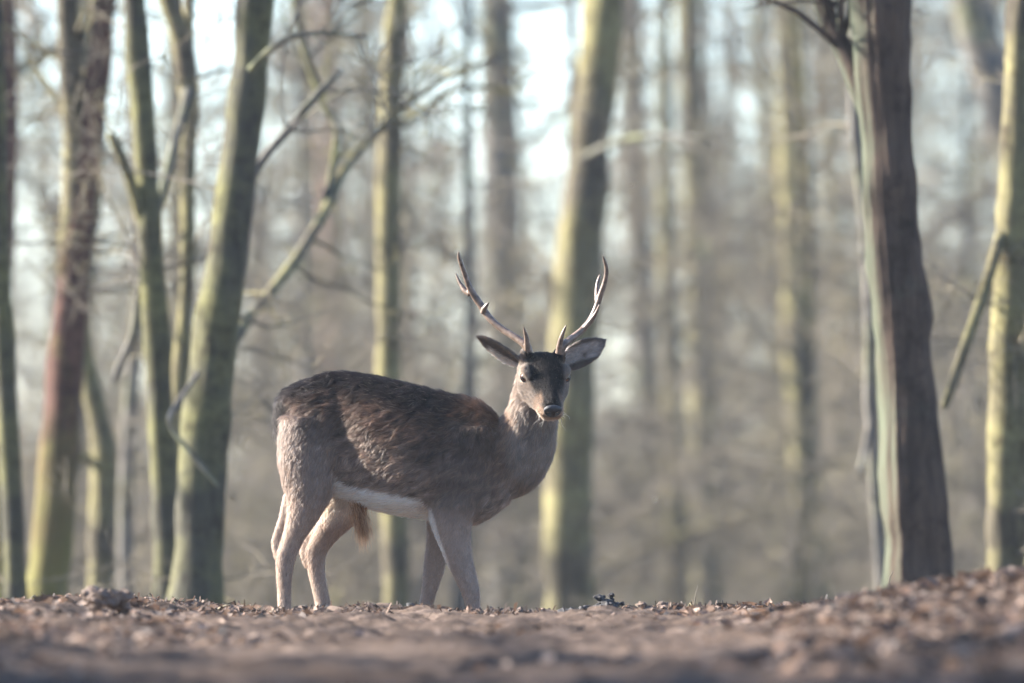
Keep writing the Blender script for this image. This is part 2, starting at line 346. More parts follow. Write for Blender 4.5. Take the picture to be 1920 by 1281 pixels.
near_tree('rim_tree', 'olive tree standing close beside the lit-edge olive tree', 28.0,
    [(1944,1180,62),(1942,1000,58),(1940,800,54),(1944,600,50),(1950,300,46),(1956,0,42)], M['olive'], seed=26)
near_tree('slanting_grey_tree', 'slanting blue-grey tree between the broad brown tree and the lit-edge olive tree', 40.0,
    [(1960,1180,84),(1952,900,82),(1936,600,80),(1908,350,78),(1874,190,80),(1836,60,82),(1812,-40,84)], M['grey'], seed=28)
near_tree('cream_lit_tree', 'pale cream-lit tree in the haze, nearest the broad brown tree\'s dark limb', 43.0,
    [(1536,1180,64),(1530,1100,62),(1514,940,60),(1504,780,58),(1494,600,56),(1488,400,55),(1482,200,54),(1478,0,52)], M['olive'], seed=30, twig_n=13)
near_tree('hazy_olive_tree', 'upright hazy olive tree between the deer\'s head and the pale cream-lit tree', 46.0,
    [(1326,1180,56),(1322,1000,54),(1318,800,52),(1312,600,50),(1306,400,50),(1298,200,50),(1290,0,50)], M['olive'], seed=32, twig_n=15)
near_tree('hazy_grey_tree', 'grey hazy tree just past the olive tree behind the head', 52.0,
    [(1222,1180,56),(1218,950,54),(1212,750,52),(1204,560,50),(1194,400,50),(1188,250,50),(1180,0,48)], M['grey'], seed=34, twig_n=15)
near_tree('pink_pine', 'faint pinkish bare-trunked tree seen above the deer\'s rump', 60.0,
    [(632,1180,56),(630,900,54),(628,700,52),(624,500,50),(620,300,48),(616,0,46)], M['pine'], seed=36, twig_n=9)

# woodland behind: prototypes with trunk and crown, copied one by one
def proto_tree(name, seed, h, r, mat, low, nb, kids=(6, 5, 4)):
    rnd = random.Random(seed); root = empty(name)
    P = [Vector((0,0,-0.6))]; R = [r*1.3]; d = Vector((rnd.uniform(-.06,.06), rnd.uniform(-.06,.06), 1)).normalized(); n = 14
    P.append(Vector((0,0,0.1))); R.append(r*1.1)
    for i in range(n):
        d = (d + Vector((rnd.uniform(-1,1), rnd.uniform(-1,1), 0))*0.045 + Vector((0,0,0.05))).normalized()
        P.append(P[-1] + d*h/n); R.append(r*(1 - 0.85*((i+1)/n)**1.2))
    mb = MB(); tube(mb, P, R, 9, wob=0.15); mb.build('trunk', mat, root)
    c = MB()
    for k in range(nb):
        t = rnd.uniform(low, 0.97)*(n+1); i = min(int(t), n); q = P[i].lerp(P[i+1], t - i)
        a = rnd.uniform(0, 2*PI); up = rnd.uniform(-0.15, 0.9)
        twigs(c, q, Vector((math.cos(a), math.sin(a), up)), rnd.uniform(0.16, 0.30)*h*(1.15 - t/(n+1)), max(R[i]*rnd.uniform(0.18, 0.42), 0.012), 0, 0.8, kids, (5,4,3,3), rnd, 0.05)
    c.build('crown', M['twig'], root)
    return root
def kids_of(o): return [c for c in bpy.data.objects if c.parent == o]
def copy_tree(root, children, loc, rz, s):
    r = root.copy(); C.objects.link(r); r.location = loc; r.rotation_euler = (0, 0, rz); r.scale = (s, s, s)
    for ch in children:
        c = ch.copy(); C.objects.link(c); c.parent = r
    return r
protos = [('hazy_tree', 101, 13, 0.13, M['olive'], 0.05, 40), ('hazy_tree', 102, 15, 0.17, M['grey'], 0.10, 38), ('hazy_tree', 103, 10, 0.09, M['olive'], 0.03, 44),
          ('hazy_tree', 104, 17, 0.22, M['dark'], 0.12, 36), ('hazy_tree', 105, 7.5, 0.055, M['grey'], 0.03, 48)]
PR = []
for a in protos:
    r = proto_tree(*a); PR.append((r, kids_of(r)))
SX, SY = SUN_AZ[0]/math.hypot(*SUN_AZ), SUN_AZ[1]/math.hypot(*SUN_AZ)
def in_sun_lane(x, y):
    """the lane along which low sun reaches the deer is open woodland ride"""
    dx, dy = x + 0.3, y - 23.3; along = dx*SX + dy*SY; across = -dx*SY + dy*SX
    return along > 0 and -3.2 < across < 3.6 and along < 45
spots = []; used = [False]*len(PR)
rnd = random.Random(77)
def place(x, y, label, group, which=None, smin=0.8, smax=1.25):
    k = which if which is not None else rnd.choice([0,1,2,2,4,4] if y < 100 else [0,0,1,1,2,2,3,4,4])
    loc = (x, y, gzf(x, y)); rz = rnd.uniform(0, 2*PI); s = rnd.uniform(smin, smax)
    root, ch = PR[k]
    if not used[k]:
        used[k] = True; o = root; o.location = loc; o.rotation_euler = (0,0,rz); o.scale = (s,s,s)
    else: o = copy_tree(root, ch, loc, rz, s)
    tag(o, label, 'tree', group); spots.append((x, y)); return o
def scatter(n, y0, y1, half, label, group, gap, tries=6000):
    c = 0
    for _ in range(tries):
        if c >= n: break
        y = math.sqrt(rnd.uniform(y0*y0, y1*y1)); x = rnd.uniform(-1, 1)*(half*y + 1.0)
        px_ = 960 + x/(K*y)
        if (820 < px_ < 1030 or 1335 < px_ < 1455) and rnd.random() < (0.6 if y < 110 else 0.3): continue
        if in_sun_lane(x, y) or any((x-a)**2 + (y-b)**2 < gap*gap for a, b in spots): continue
        place(x, y, label, group); c += 1
scatter(48, 46, 110, 0.085, 'bare tree in the hazy wood, in the rows just behind the sunlit near trees', 'bare trees in the middle of the wood', 1.5)
scatter(76, 110, 250, 0.09, 'small faint bare tree deep in the hazy wood', 'faint bare trees deep in the wood', 1.8)
saplings = 0
for _ in range(400):                                  # slim whippy saplings in front of the open sky
    if saplings >= 12: break
    y = rnd.uniform(42, 78); px_ = rnd.uniform(0, 1) ** 0.8*1500 + 430; x = (px_ - 960)*K*y
    if in_sun_lane(x, y) or any((x-a)**2 + (y-b)**2 < 0.8 for a, b in spots): continue
    place(x, y, 'bare tree in the hazy wood, in the rows just behind the sunlit near trees', 'bare trees in the middle of the wood', rnd.choice([4, 4, 2]), 0.7, 1.1); saplings += 1
for (x, y) in [(-7.5,17.5),(-10.5,14.0),(-13,19.0),(-9,31),(-16,24),(-19,33),(-14,38),(7.5,29),(10,24),(9,36),(-8.2,16.0),(-5.6,15.2)]:
    if not in_sun_lane(x, y): place(x, y, 'bare tree standing off to the side of the clearing', 'bare trees beside the clearing')

for (x, y) in [(-5.2,14.4),(-7.4,15.6)]:
    place(x, y, 'bare tree standing off to the side of the clearing', 'bare trees beside the clearing', 3, 1.0, 1.3)
# far wood that reads as one mass
mb = MB()
for k in range(560):
    y = math.sqrt(rnd.uniform(200**2, 560**2)); x = rnd.uniform(-1, 1)*0.11*y; z = gzf(x, y); h = rnd.uniform(4, 9); r0 = rnd.uniform(.08, .24)
    tube(mb, [(x,y,z-.4),(x+rnd.uniform(-.4,.4),y,z+h*.5),(x+rnd.uniform(-.8,.8),y,z+h)], [r0, r0*.7, r0*.15], 5, cap=False)
    for j in range(18):
        t = rnd.uniform(.06, 1); a = rnd.uniform(0, 2*PI); l = rnd.uniform(1.0, 3.0)*(1.2-t)
        q = Vector((x, y, z+h*t)); e = q + Vector((math.cos(a)*l, math.sin(a)*l, l*rnd.uniform(0,.8)))
        tube(mb, [q, q.lerp(e,.5)+Vector((0,0,.1*l)), e], [.045,.028,.01], 3, cap=False)
o = mb.build('distant_wood', M['twig']); tag(o, 'far grey-brown mass of bare woodland fading into haze', 'woodland', kind='stuff')

# the wood goes on round the clearing; unseen ring added to cut sky light
mb = MB(); rs = random.Random(909)
for k in range(430):
    a = rs.uniform(0, 2*PI); r_ = math.sqrt(rs.uniform(36**2, 95**2)); x = r_*math.cos(a); y = 20 + r_*math.sin(a)
    if y > 24 and abs(x) < 0.10*y + 4: continue
    z = gzf(x, y); h = rs.uniform(11, 19); r0 = rs.uniform(.12, .28)
    tube(mb, [(x,y,z-.4),(x+rs.uniform(-.4,.4),y,z+h*.5),(x+rs.uniform(-.8,.8),y,z+h)], [r0, r0*.7, r0*.15], 5, cap=False)
    for j in range(34):
        t = rs.uniform(.10, 1); a = rs.uniform(0, 2*PI); l = rs.uniform(1.5, 4.2)*(1.2-t)
        q = Vector((x, y, z+h*t)); e = q + Vector((math.cos(a)*l, math.sin(a)*l, l*rs.uniform(0,.8)))
        tube(mb, [q, q.lerp(e,.5)+Vector((0,0,.1*l)), e], [.06,.05,.025], 3, cap=False)
o = mb.build('unseen_shade_wood', M['twig']); tag(o, 'unseen bare woodland added round the clearing to cut sky light', 'woodland', kind='stuff')

# low brush and leaning boughs in the hollow behind the bank
def brush_proto(seed, n, hgt):
    rnd2 = random.Random(seed); root = empty('brushwood'); m = MB()
    for k in range(n):
        a = rnd2.uniform(0, 2*PI); s = Vector((rnd2.uniform(-.25,.25), rnd2.uniform(-.25,.25), -0.05))
        twigs(m, s, Vector((math.cos(a)*rnd2.uniform(.2,1.1), math.sin(a)*rnd2.uniform(.2,1.1), 1)), hgt*rnd2.uniform(.6, 1.1), rnd2.uniform(.008,.016), 0, 0.7, (6,4,3), (5,4,3,3), rnd2, 0.12)
    m.build('stems', M['twig'], root); return root
BR = []
for a in [(201, 9, 2.2), (202, 7, 3.0), (203, 12, 1.6)]:
    r = brush_proto(*a); BR.append((r, kids_of(r)))
cnt = 0
for k in range(90):
    y = rnd.uniform(42, 150); x = rnd.uniform(-1,1)*(0.085*y + 0.6)
    if in_sun_lane(x, y): continue
    root, ch = BR[cnt % 3]; loc = (x, y, gzf(x, y)); s = rnd.uniform(.8, 1.5)
    if cnt < 3: o = root; o.location = loc; o.scale = (s,s,s)
    else: o = copy_tree(root, ch, loc, rnd.uniform(0, 2*PI), s)
    tag(o, 'twiggy leafless bush growing low in the hollow behind the bank', 'bush', 'low bushes in the hollow'); cnt += 1
def bough(label, Y, path, mat, seed, tw):
    root = empty('fallen_bough', at(path[0][0], path[0][1], Y)); tag(root, label, 'branch'); rn = random.Random(seed)
    q = spline([(*(at(p[0], p[1], Y + (p[3] if len(p) > 3 else 0)) - root.location), p[2]*K*Y*.26) for p in path], 5)
    b = MB(); tube(b, [Vector(a[:3]) for a in q], [a[3] for a in q], 9, wob=.18); b.build('stem', mat, root)
    b = MB()
    for k in range(tw):
        i = rn.randrange(2, len(q)-1); ax = (Vector(q[i+1][:3]) - Vector(q[i][:3])).normalized()
        o = Matrix.Rotation(rn.uniform(0, 2*PI), 3, ax) @ ax.orthogonal().normalized()
        twigs(b, Vector(q[i][:3]), ax*.9 + o*.6, rn.uniform(.5, 1.5), max(q[i][3]*.45, .006), 1, .7, (5,4,3), (6,5,4,3), rn)
    b.build('twigs', M['twig'], root)
bough('long low olive bough arching through the hollow past the tree behind the head', 55, [(1040,1240,30),(1100,1110,28),(1190,1040,26),(1330,985,24),(1480,950,20),(1600,960,15),(1680,985,8)], M['olive'], 301, 16)
bough('slim sunlit bough lying above the long low bough', 58, [(1080,1240,22),(1110,1010,21),(1200,965,20),(1320,935,18),(1420,935,15),(1540,905,10)], M['olive'], 302, 14)
bough('pale bough slanting low behind the deer\'s legs', 52, [(560,1260,26),(630,1120,24),(720,1010,20),(800,960,16),(960,900,9)], M['olive'], 303, 12)

# ------------------------------------------------------------------ the deer
S = K*DEER_Y                                    # metres per photograph pixel at the deer
deer_base = at(760, 1240, DEER_Y)
deer = empty('deer', deer_base)
tag(deer, 'young fallow buck with slim antlers standing broadside, head turned to look ahead', 'deer')
def D(px, py, y=0.0): return Vector(((px-760)*S, y, (1240-py)*S))
def yc(px): return -0.18*(px-760)*S             # walks slightly towards the viewer
RV, RC, RL, RK = [], [], [], []                 # raw surface points: position, comb direction, hair length, kind
raw = MB()
NSEG = 28
def loft(secs, comb, length, kind):
    """closed loft. secs rows: centre, a (half axis), b (half axis), optional egg factor"""
    V = []; n = len(secs)
    for (c, a, b, *e) in secs:
        egg = e[0] if e else 0.0
        for k in range(NSEG):
            t = 2*PI*k/NSEG; ca, sa = math.cos(t), math.sin(t)
            V.append(c + a*(ca*(1 - egg*sa)) + b*sa)
    F = [(i*NSEG+k, i*NSEG+(k+1) % NSEG, (i+1)*NSEG+(k+1) % NSEG, (i+1)*NSEG+k) for i in range(n-1) for k in range(NSEG)]
    V2 = V + [secs[0][0], secs[-1][0]]; m = len(V)
    F += [(m, (k+1) % NSEG, k) for k in range(NSEG)] + [(m+1, (n-1)*NSEG+k, (n-1)*NSEG+(k+1) % NSEG) for k in range(NSEG)]
    raw.add(V2, F)
    for i, v in enumerate(V):
        cc = comb(v, i // NSEG, n) if callable(comb) else Vector(comb)
        RV.append(v); RC.append(cc); RL.append(length(v) if callable(length) else length); RK.append(kind)
def rows(r, m): return [list(map(float, x)) for x in spline(r, m)]
X, Yv, Z = Vector((1,0,0)), Vector((0,1,0)), Vector((0,0,1))
TRUNK, NECK, HEAD, EAR, HIND, FORE = 0, 1, 2, 3, 4, 5
# trunk: px, top, bottom, half width (m)
TR = [(519,752,786,.022),(525,742,815,.052),(537,730,850,.082),(560,718,890,.112),(600,704,922,.124),(635,698,932,.112),(680,702,948,.148),(730,712,961,.170),
      (790,727,970,.172),(830,737,978,.156),(868,746,984,.142),(900,756,978,.124),(930,778,962,.10),(955,806,938,.072),(968,835,905,.04)]
def trunk_len(v):
    px = v.x/S + 760; py = 1240 - v.z/S
    L = 0.024 + 0.012*math.exp(-((px-900)/45)**2 - ((py-770)/40)**2)
    if px < 545 and py < 830: L = 0.030
    return L
secs = []
for px, t, b, hw in rows(TR, 4):
    secs.append((D(px, (t+b)/2, yc(px)), Yv*hw, Z*((b-t)*0.5*S), 0.16))
loft(secs, lambda v, i, n: Vector((-1, 0, -0.55 if v.z < secs[i][0].z + 0.08 else -0.2)), trunk_len, TRUNK)
# neck
NK = [(900,868,82,.118,60,yc(900)),(940,860,80,.112,42,-.046),(973,834,66,.098,24,-.056),(990,798,52,.084,10,-.064),(1000,762,43,.072,2,-.07),(1005,728,40,.066,0,-.068),(1008,700,36,.058,0,-.062)]
secs = []
for px, py, r, hw, tilt, y in rows(NK, 4):
    a = rad(tilt); axis_ = Vector((math.cos(a), 0, -math.sin(a))) if False else Vector((math.cos(rad(tilt*0.9)), 0, -math.sin(rad(tilt*0.9))*-1*-1))
    secs.append((D(px, py, y), Yv*hw, Vector((math.cos(rad(tilt)), 0, -math.sin(rad(tilt))))*(r*S)))
loft(secs, lambda v, i, n: Vector((-0.45, 0.05, -1)), 0.026, NECK)
# legs: px, py, half length along x, half depth (px)
def leg(rws, y0, kind, ln=0.010):
    ss = []
    for px, py, hx, hy in rows(rws, 3):
        ss.append((D(px, py, y0 + yc(px)), X*(hx*S), Yv*(hy*S)))
    loft(ss, lambda v, i, n: Vector((-0.25, 0, -1)), lambda v: 0.009 + 0.014*float(smooth(1010, 900, 1240 - v.z/S)), kind)
def chain(pts, kind=HIND, ln=0.010):
    p = rows(pts, 4); ss = []
    for j, (px, py, r, y) in enumerate(p):
        a = p[min(j+1, len(p)-1)]; b = p[max(j-1, 0)]; t = Vector((a[0]-b[0], 0, -(a[1]-b[1]))).normalized()
        ss.append((D(px, py, y + yc(px)), Vector((t.z, 0, -t.x))*(r*S), Yv*(r*0.8*S)))
    loft(ss, lambda v, i, n: Vector((-0.2, 0, -1)), ln, kind)
leg([(572,782,42,33),(574,815,50,40),(577,860,54,43),(580,900,50,40),(577,940,39,34),(563,982,28,25),(549,1012,22,19),(539,1036,20,17),(534,1062,16.5,14),(533,1100,13,11.5),(534,1150,12,11),
     (536,1190,12.5,12),(541,1212,15,14),(550,1229,15,14),(556,1243,17,15)], -0.070, HIND)
chain([(545,930,13,-.075),(533,972,10,-.072),(523,1000,9,-.07),(519,1020,9.5,-.07),(524,1045,10,-.07)])
leg([(612,840,46,38),(632,890,50,38),(645,935,48,32),(640,962,42,27),(621,992,32,22),(602,1016,25,18),(590,1038,21,15),(590,1064,16.5,13),(595,1094,14.5,12),(602,1126,14,11),(608,1160,13,11),
     (615,1195,13,12),(622,1214,15,13),(632,1230,15,14),(639,1243,17,15)], 0.070, HIND)
chain([(625,960,11,.07),(592,995,9,.07),(572,1020,8.5,.07),(569,1036,9,.07),(577,1062,9,.07)])
leg([(885,800,34,20),(884,840,50,26),(874,890,58,30),(858,935,54,32),(848,968,42,30),(848,996,35,27),(854,1025,29,23),(862,1052,25,20),(874,1084,20.5,17.5),(883,1112,16.5,15),(887,1140,12.5,12),
     (888,1180,11.5,11),(890,1208,13.5,13),(897,1228,14,14),(903,1243,16,15)], -0.082, FORE)
leg([(868,900,46,30),(850,945,46,30),(836,980,36,26),(824,1018,25,22),(816,1052,21,19),(810,1084,17.5,16),(803,1116,13.5,13),(797,1143,12,11.5),(790,1180,11,11),(786,1206,13,12.5),(792,1228,14,14),(798,1243,16,15)], 0.075, FORE)
# head frame: faces the camera, turned 11 degrees, muzzle dropped 37 degrees
HY = rad(11); HP = rad(37); HO = D(1021, 712, -0.14)
Rr = Vector((math.cos(HY), math.sin(HY), 0)); Ff = Vector((math.sin(HY), -math.cos(HY), 0))
Ax = Ff*math.cos(HP) - Z*math.sin(HP); Nn = Z*math.cos(HP) + Ff*math.sin(HP)
def H(r, s, n): return HO + Rr*(r*S) + Ax*(s*S) + Nn*(n*S)
HD = [(-70,20,6,24),(-60,32,14,34),(-47,42,27,44),(-25,46,29,52),(-8,47,26,57),(6,45,23,58),(22,39,19,54),(42,31,15,47),(60,25.5,13,40),(78,23.5,11,35),(89,21.5,8,31),(96,17,3,24),(100,9,-2,13)]
secs = [(H(0, s, (d-v)/2), Rr*(w_*S), Nn*((d+v)/2*S), -0.06 + 0.16*min(max(s/60,0),1)) for s, w_, d, v in rows(HD, 3)]
loft(secs, lambda v, i, n: -Ax + Nn*0.05, 0.0085, HEAD)
# throat joining jaw and neck, cheek and brow fullness
chain_pts = [(H(0,-40,-20), 40), (H(0,-20,-46), 36), (H(-2,0,-62), 27)]
ss = []
for c, r in chain_pts: ss.append((c + Yv*0.01, Rr*(r*S), Nn*(r*0.8*S)))
loft(ss, Vector((-0.3, 0, -1)), 0.016, NECK)
for sx in (-1, 1):
    ss = []
    for s_, r_, n_, rr in [(-22,33,13,5),(-14,36,16,10),(-4,37.5,17,11),(8,35,14,9),(16,31,11,4)]:      # brow ridge over the eye
        ss.append((H(sx*r_, s_, n_), Rr*(rr*S), Nn*(rr*0.8*S)))
    loft(ss, -Ax, 0.007, HEAD)
    ss = []
    for s_, r_, n_, rr in [(-20,38,-16,8),(-4,39,-20,13),(14,35,-22,12),(34,26,-20,8)]:               # cheek
        ss.append((H(sx*r_, s_, n_), Rr*(rr*0.7*S), Nn*(rr*S)))
    loft(ss, -Ax, 0.009, HEAD)
    ss = []
    for n_, rr in [(10,13),(20,11),(26,10.5),(30,9)]:                                                   # antler pedicle
        ss.append((H(sx*(30+n_*0.04), -40-n_*0.15, n_), Rr*(rr*S), Ax*(rr*S)))
    loft(ss, Z, 0.012, HEAD)
# ears: cupped leaves, thick enough to hold a surface
def ear(base, tip, wid, face, cup, thick=4.6):
    ax = (tip - base); Ln = ax.length; ax.normalize(); fn = (face - ax*face.dot(ax)).normalized(); sd = ax.cross(fn)
    V = []; nl, nw = 16, 13
    prof = lambda t: wid*S*(0.44 + 0.56*math.sin(min(t/0.42, 1)*PI/2))*(1 - max((t-0.42)/0.58, 0)**2.9)*0.98 + 0.002
    for layer in (0, 1):
        for i in range(nl):
            t = i/(nl-1); w_ = prof(t); cpt = cup*(1 - 0.55*t)
            for j in range(nw):
                u = -1 + 2*j/(nw-1); an = u*cpt
                p = base + ax*(Ln*t) + sd*(w_*math.sin(an)/math.sin(cpt)) + fn*(w_*(1-math.cos(an))/math.sin(cpt) - w_*0.35 + 0.05*Ln*math.sin(t*2.6))
                p = p + fn*((0.5 if layer else -0.5)*thick*S*(1 - 0.45*t)*(1 - 0.5*abs(u)**3))
                V.append(p); RV.append(p); RC.append(ax + fn*(0.25 if layer else 0.0)); RL.append(0.016 if layer else 0.008); RK.append(EAR + (10 if layer else 0))
    F = []; off = nl*nw
    for i in range(nl-1):
        for j in range(nw-1):
            a = i*nw+j; F.append((a, a+nw, a+nw+1, a+1)); F.append((off+a, off+a+1, off+a+nw+1, off+a+nw))
    for i in range(nl-1):
        a = i*nw; F.append((a, off+a, off+a+nw, a+nw)); a = i*nw+nw-1; F.append((a, a+nw, off+a+nw, off+a))
    for j in range(nw-1):
        F.append((j, j+1, off+j+1, off+j)); a = (nl-1)*nw+j; F.append((a, off+a, off+a+1, a+1))
    raw.add(V, F)
ear(H(-36,-42,0) + Yv*0.01, D(897,630,-0.085), 23, Vector((-0.28,-0.50,-0.82)), 1.0)
ear(H(36,-42,0) + Yv*0.015, D(1134,640,-0.085), 23, Vector((0.22,-0.95,0.12)), 1.05)

def remeshed(mb, name, voxel, iters, fac=0.5):
    me = mb.mesh(name, None); bm = bmesh.new(); bm.from_mesh(me); bmesh.ops.recalc_face_normals(bm, faces=bm.faces); bm.to_mesh(me); bm.free()
    ob = bpy.data.objects.new(name, me); C.objects.link(ob)
    m = ob.modifiers.new('r', 'REMESH'); m.mode = 'VOXEL'; m.voxel_size = voxel
    if iters: s_ = ob.modifiers.new('s', 'SMOOTH'); s_.factor = fac; s_.iterations = iters
    dg = bpy.context.evaluated_depsgraph_get(); out = bpy.data.meshes.new_from_object(ob.evaluated_get(dg)); out.name = name
    bpy.data.objects.remove(ob); bpy.data.meshes.remove(me)
    out.polygons.foreach_set('use_smooth', [True]*len(out.polygons)); return out
body_me = remeshed(raw, 'body', 0.0036, 7)
nv = len(body_me.vertices)
co = np.empty(nv*3, np.float32); body_me.vertices.foreach_get('co', co); co = co.reshape(-1, 3).astype(float)
no = np.empty(nv*3, np.float32); body_me.vertex_normals.foreach_get('vector', no); no = no.reshape(-1, 3).astype(float)
kd = kdtree.KDTree(len(RV))
for i, v in enumerate(RV): kd.insert(v, i)
kd.balance()
RCa = np.array([tuple(c.normalized()) for c in RC]); RLa = np.array(RL); RKa = np.array(RK)
comb = np.zeros((nv, 3)); hl = np.zeros(nv); kw = np.zeros((nv, 16))
for i in range(nv):
    for (_, j, d_) in kd.find_n(co[i], 6):
        q = 1/(d_*d_ + 1e-5); comb[i] += RCa[j]*q; hl[i] += RLa[j]*q; kw[i, RKa[j]] += q
sw = kw.sum(1, keepdims=True); comb /= sw; hl /= sw[:, 0]; kw /= sw
ed = np.empty(len(body_me.edges)*2, np.int32); body_me.edges.foreach_get('vertices', ed); ed = ed.reshape(-1, 2)
deg = np.zeros(nv); np.add.at(deg, ed[:,0], 1); np.add.at(deg, ed[:,1], 1)
def relax(a, it):
    for _ in range(it):
        s_ = np.zeros_like(a); np.add.at(s_, ed[:,0], a[ed[:,1]]); np.add.at(s_, ed[:,1], a[ed[:,0]])
        a = 0.5*a + 0.5*(s_/deg[:,None] if a.ndim > 1 else s_/deg)
    return a
comb = relax(comb, 10); hl = relax(hl, 10); kw = relax(kw, 6)
# coat colours, as pigment apart from a sun-lightened rump
PX = co[:,0]/S + 760; PY = 1240 - co[:,2]/S
tt = np.array([r[0] for r in TR]); top = np.interp(PX, tt, [r[1] for r in TR]); bot = np.interp(PX, tt, [r[2] for r in TR])
T = np.clip((PY - top)/(bot - top), 0, 1.6)
def mixc(a, b, f): return a*(1-f[:,None]) + np.array(b)*f[:,None]
def nz(sc_, seed):
    return np.array([noise.noise(Vector((p[0]*sc_ + seed, p[1]*sc_, p[2]*sc_))) for p in co])
n1 = nz(9, 3.0); n2 = nz(28, 9.0); n3 = nz(60, 1.0)
trunk = np.zeros((nv,3)) + np.array((0.017,0.0125,0.012))
trunk = mixc(trunk, (0.10,0.062,0.046), smooth(0.08, 0.36, T + 0.10*n1 + 0.06*n2))
trunk = mixc(trunk, (0.18,0.128,0.10), smooth(0.36, 0.66, T + 0.10*n1))
trunk = mixc(trunk, (0.21,0.165,0.138), smooth(0.66, 0.92, T + 0.06*n2))
trunk = mixc(trunk, (0.10,0.056,0.036), np.clip(np.exp(-((PX-905)/40)**2 - ((PY-790)/38)**2)*1.2, 0, 1))     # russet withers
rump = smooth(640, 560, PX)*smooth(745, 830, PY)
trunk = mixc(trunk, (0.34,0.255,0.20), rump*0.9)  # pale rump coat, lightened further to stand in for the sunlit rim
trunk = mixc(trunk, (0.02,0.017,0.018), smooth(545, 520, PX)*smooth(835, 770, PY))
wl = np.interp(PX, [625,650,700,760,795,812,830], [886,907,920,926,938,956,1000])
white = smooth(-2, 5, PY - wl + 3*n2)*smooth(618, 636, PX)*smooth(835, 815, PX)
trunk = mixc(trunk, (0.84,0.80,0.76), white)
neckc = np.zeros((nv,3)) + np.array((0.20,0.158,0.130))
neckc = mixc(neckc, (0.20,0.128,0.085), smooth(18, -20, PX - np.interp(PY, [690,740,780,820],[985,970,965,955])))
neckc = mixc(neckc, (0.13,0.095,0.075), smooth(860, 960, PY)*0.3*(1+n2))
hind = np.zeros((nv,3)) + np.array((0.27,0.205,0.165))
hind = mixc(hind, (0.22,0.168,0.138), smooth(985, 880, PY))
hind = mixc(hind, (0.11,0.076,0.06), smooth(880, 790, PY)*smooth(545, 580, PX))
hind = mixc(hind, (0.19,0.12,0.08), np.clip(0.5*n1 + 0.3, 0, 1)*smooth(960, 1010, PY)*0.7)
inner = smooth(0.01, 0.05, co[:,1])*smooth(0.0, -0.5, no[:,1])
hind = mixc(hind, (0.55,0.46,0.38), inner*smooth(1000, 950, PY)*0.7)
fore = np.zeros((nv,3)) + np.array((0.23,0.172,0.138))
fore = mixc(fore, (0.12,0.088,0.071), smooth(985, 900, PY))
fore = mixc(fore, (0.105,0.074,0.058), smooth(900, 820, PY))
edge = np.interp(PY, [950,1000,1050,1080],[806,818,836,852])
fore = mixc(fore, (0.68,0.62,0.56), smooth(7, 0, PX - edge)*smooth(945, 965, PY)*smooth(1075, 1030, PY)*(co[:,1] < 0.0))
d3 = co - np.array(HO); hr = d3 @ np.array(Rr)/S; hs = d3 @ np.array(Ax)/S; hn = d3 @ np.array(Nn)/S
head = np.zeros((nv,3)) + np.array((0.175,0.137,0.112))
dark = smooth(-12, 6, hn - 0.10*np.abs(hr))*smooth(42 - 0.18*np.clip(hs,0,99), 32 - 0.18*np.clip(hs,0,99), np.abs(hr) + 4*n2)
head = mixc(head, (0.0085,0.0068,0.0070), dark)
head = mixc(head, (0.22,0.135,0.085), smooth(44, 64, hs)*smooth(12, 18, np.abs(hr))*smooth(86, 74, hs)*0.7)       # tan muzzle sides
head = mixc(head, (0.34,0.235,0.165), smooth(66, 82, hs)*smooth(3, -10, hn))
head = mixc(head, (0.60,0.50,0.42), smooth(58, 80, hs)*smooth(-19, -28, hn))                                    # pale chin
head = mixc(head, (0.05,0.036,0.03), np.exp(-((hn + 15 + 0.0*hs)/1.8)**2)*smooth(60, 72, hs)*0.6)               # mouth line
ring = np.exp(-(((hs-0)/13)**2 + ((hn-3)/9)**2))*smooth(28, 36, np.abs(hr))
head = mixc(head, (0.42,0.33,0.26), np.clip(np.exp(-(((hs+3)/20)**2 + ((hn-6)/14)**2))*smooth(29, 35, np.abs(hr)), 0, 1)*0.85)
head = mixc(head, (0.02,0.016,0.014), np.clip(ring*0.9, 0, 1)*smooth(9, 6, np.hypot(hs, (hn-3)*1.3)))
earb = np.zeros((nv,3)) + np.array((0.095,0.072,0.06)); earb = mixc(earb, (0.17,0.11,0.075), np.clip(n2+0.3, 0, 1)*0.5)
eari = np.zeros((nv,3)) + np.array((0.55,0.50,0.47)); eari = mixc(eari, (0.13,0.10,0.09), smooth(0.0, 0.3, n2)*0.35)
lefte = (PX < 1000)
eari[lefte] = mixc(np.zeros((nv,3)) + np.array((0.10,0.077,0.065)), (0.70,0.64,0.58), smooth(3, 11, PY - (630 + (PX-897)*0.64))*smooth(912, 925, PX))[lefte]
tip = smooth(1108, 1130, PX) + smooth(922, 902, PX)
eari = mixc(eari, (0.10,0.08,0.07), np.clip(tip, 0, 1)*0.7)
eari = mixc(eari, (0.07,0.055,0.048), np.clip(smooth(11, 19, np.abs((PY-660) + 0.30*(PX-1098))), 0, 1)*(PX > 1000)*0.85)
eari = mixc(eari, (0.09,0.07,0.06), np.exp(-((PX-1092)/7)**2 - ((PY-668)/7)**2)*(PX > 1000)*0.8)
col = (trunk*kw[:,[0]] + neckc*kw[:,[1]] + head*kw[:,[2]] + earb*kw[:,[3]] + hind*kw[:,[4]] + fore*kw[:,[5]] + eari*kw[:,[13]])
uu = -0.88*co[:,0] - 0.47*co[:,2]; vv = 0.47*co[:,0] - 0.88*co[:,2]
stk = np.array([noise.noise(Vector((a*13, b*62, c*20))) + 0.6*noise.noise(Vector((a*26 + 5, b*120, c*40))) for a, b, c in zip(uu, vv, co[:,1])])
body_w = kw[:,0] + 0.7*kw[:,1] + 0.5*kw[:,4]*smooth(1000, 900, PY) + 0.6*kw[:,5]*smooth(1000, 900, PY)
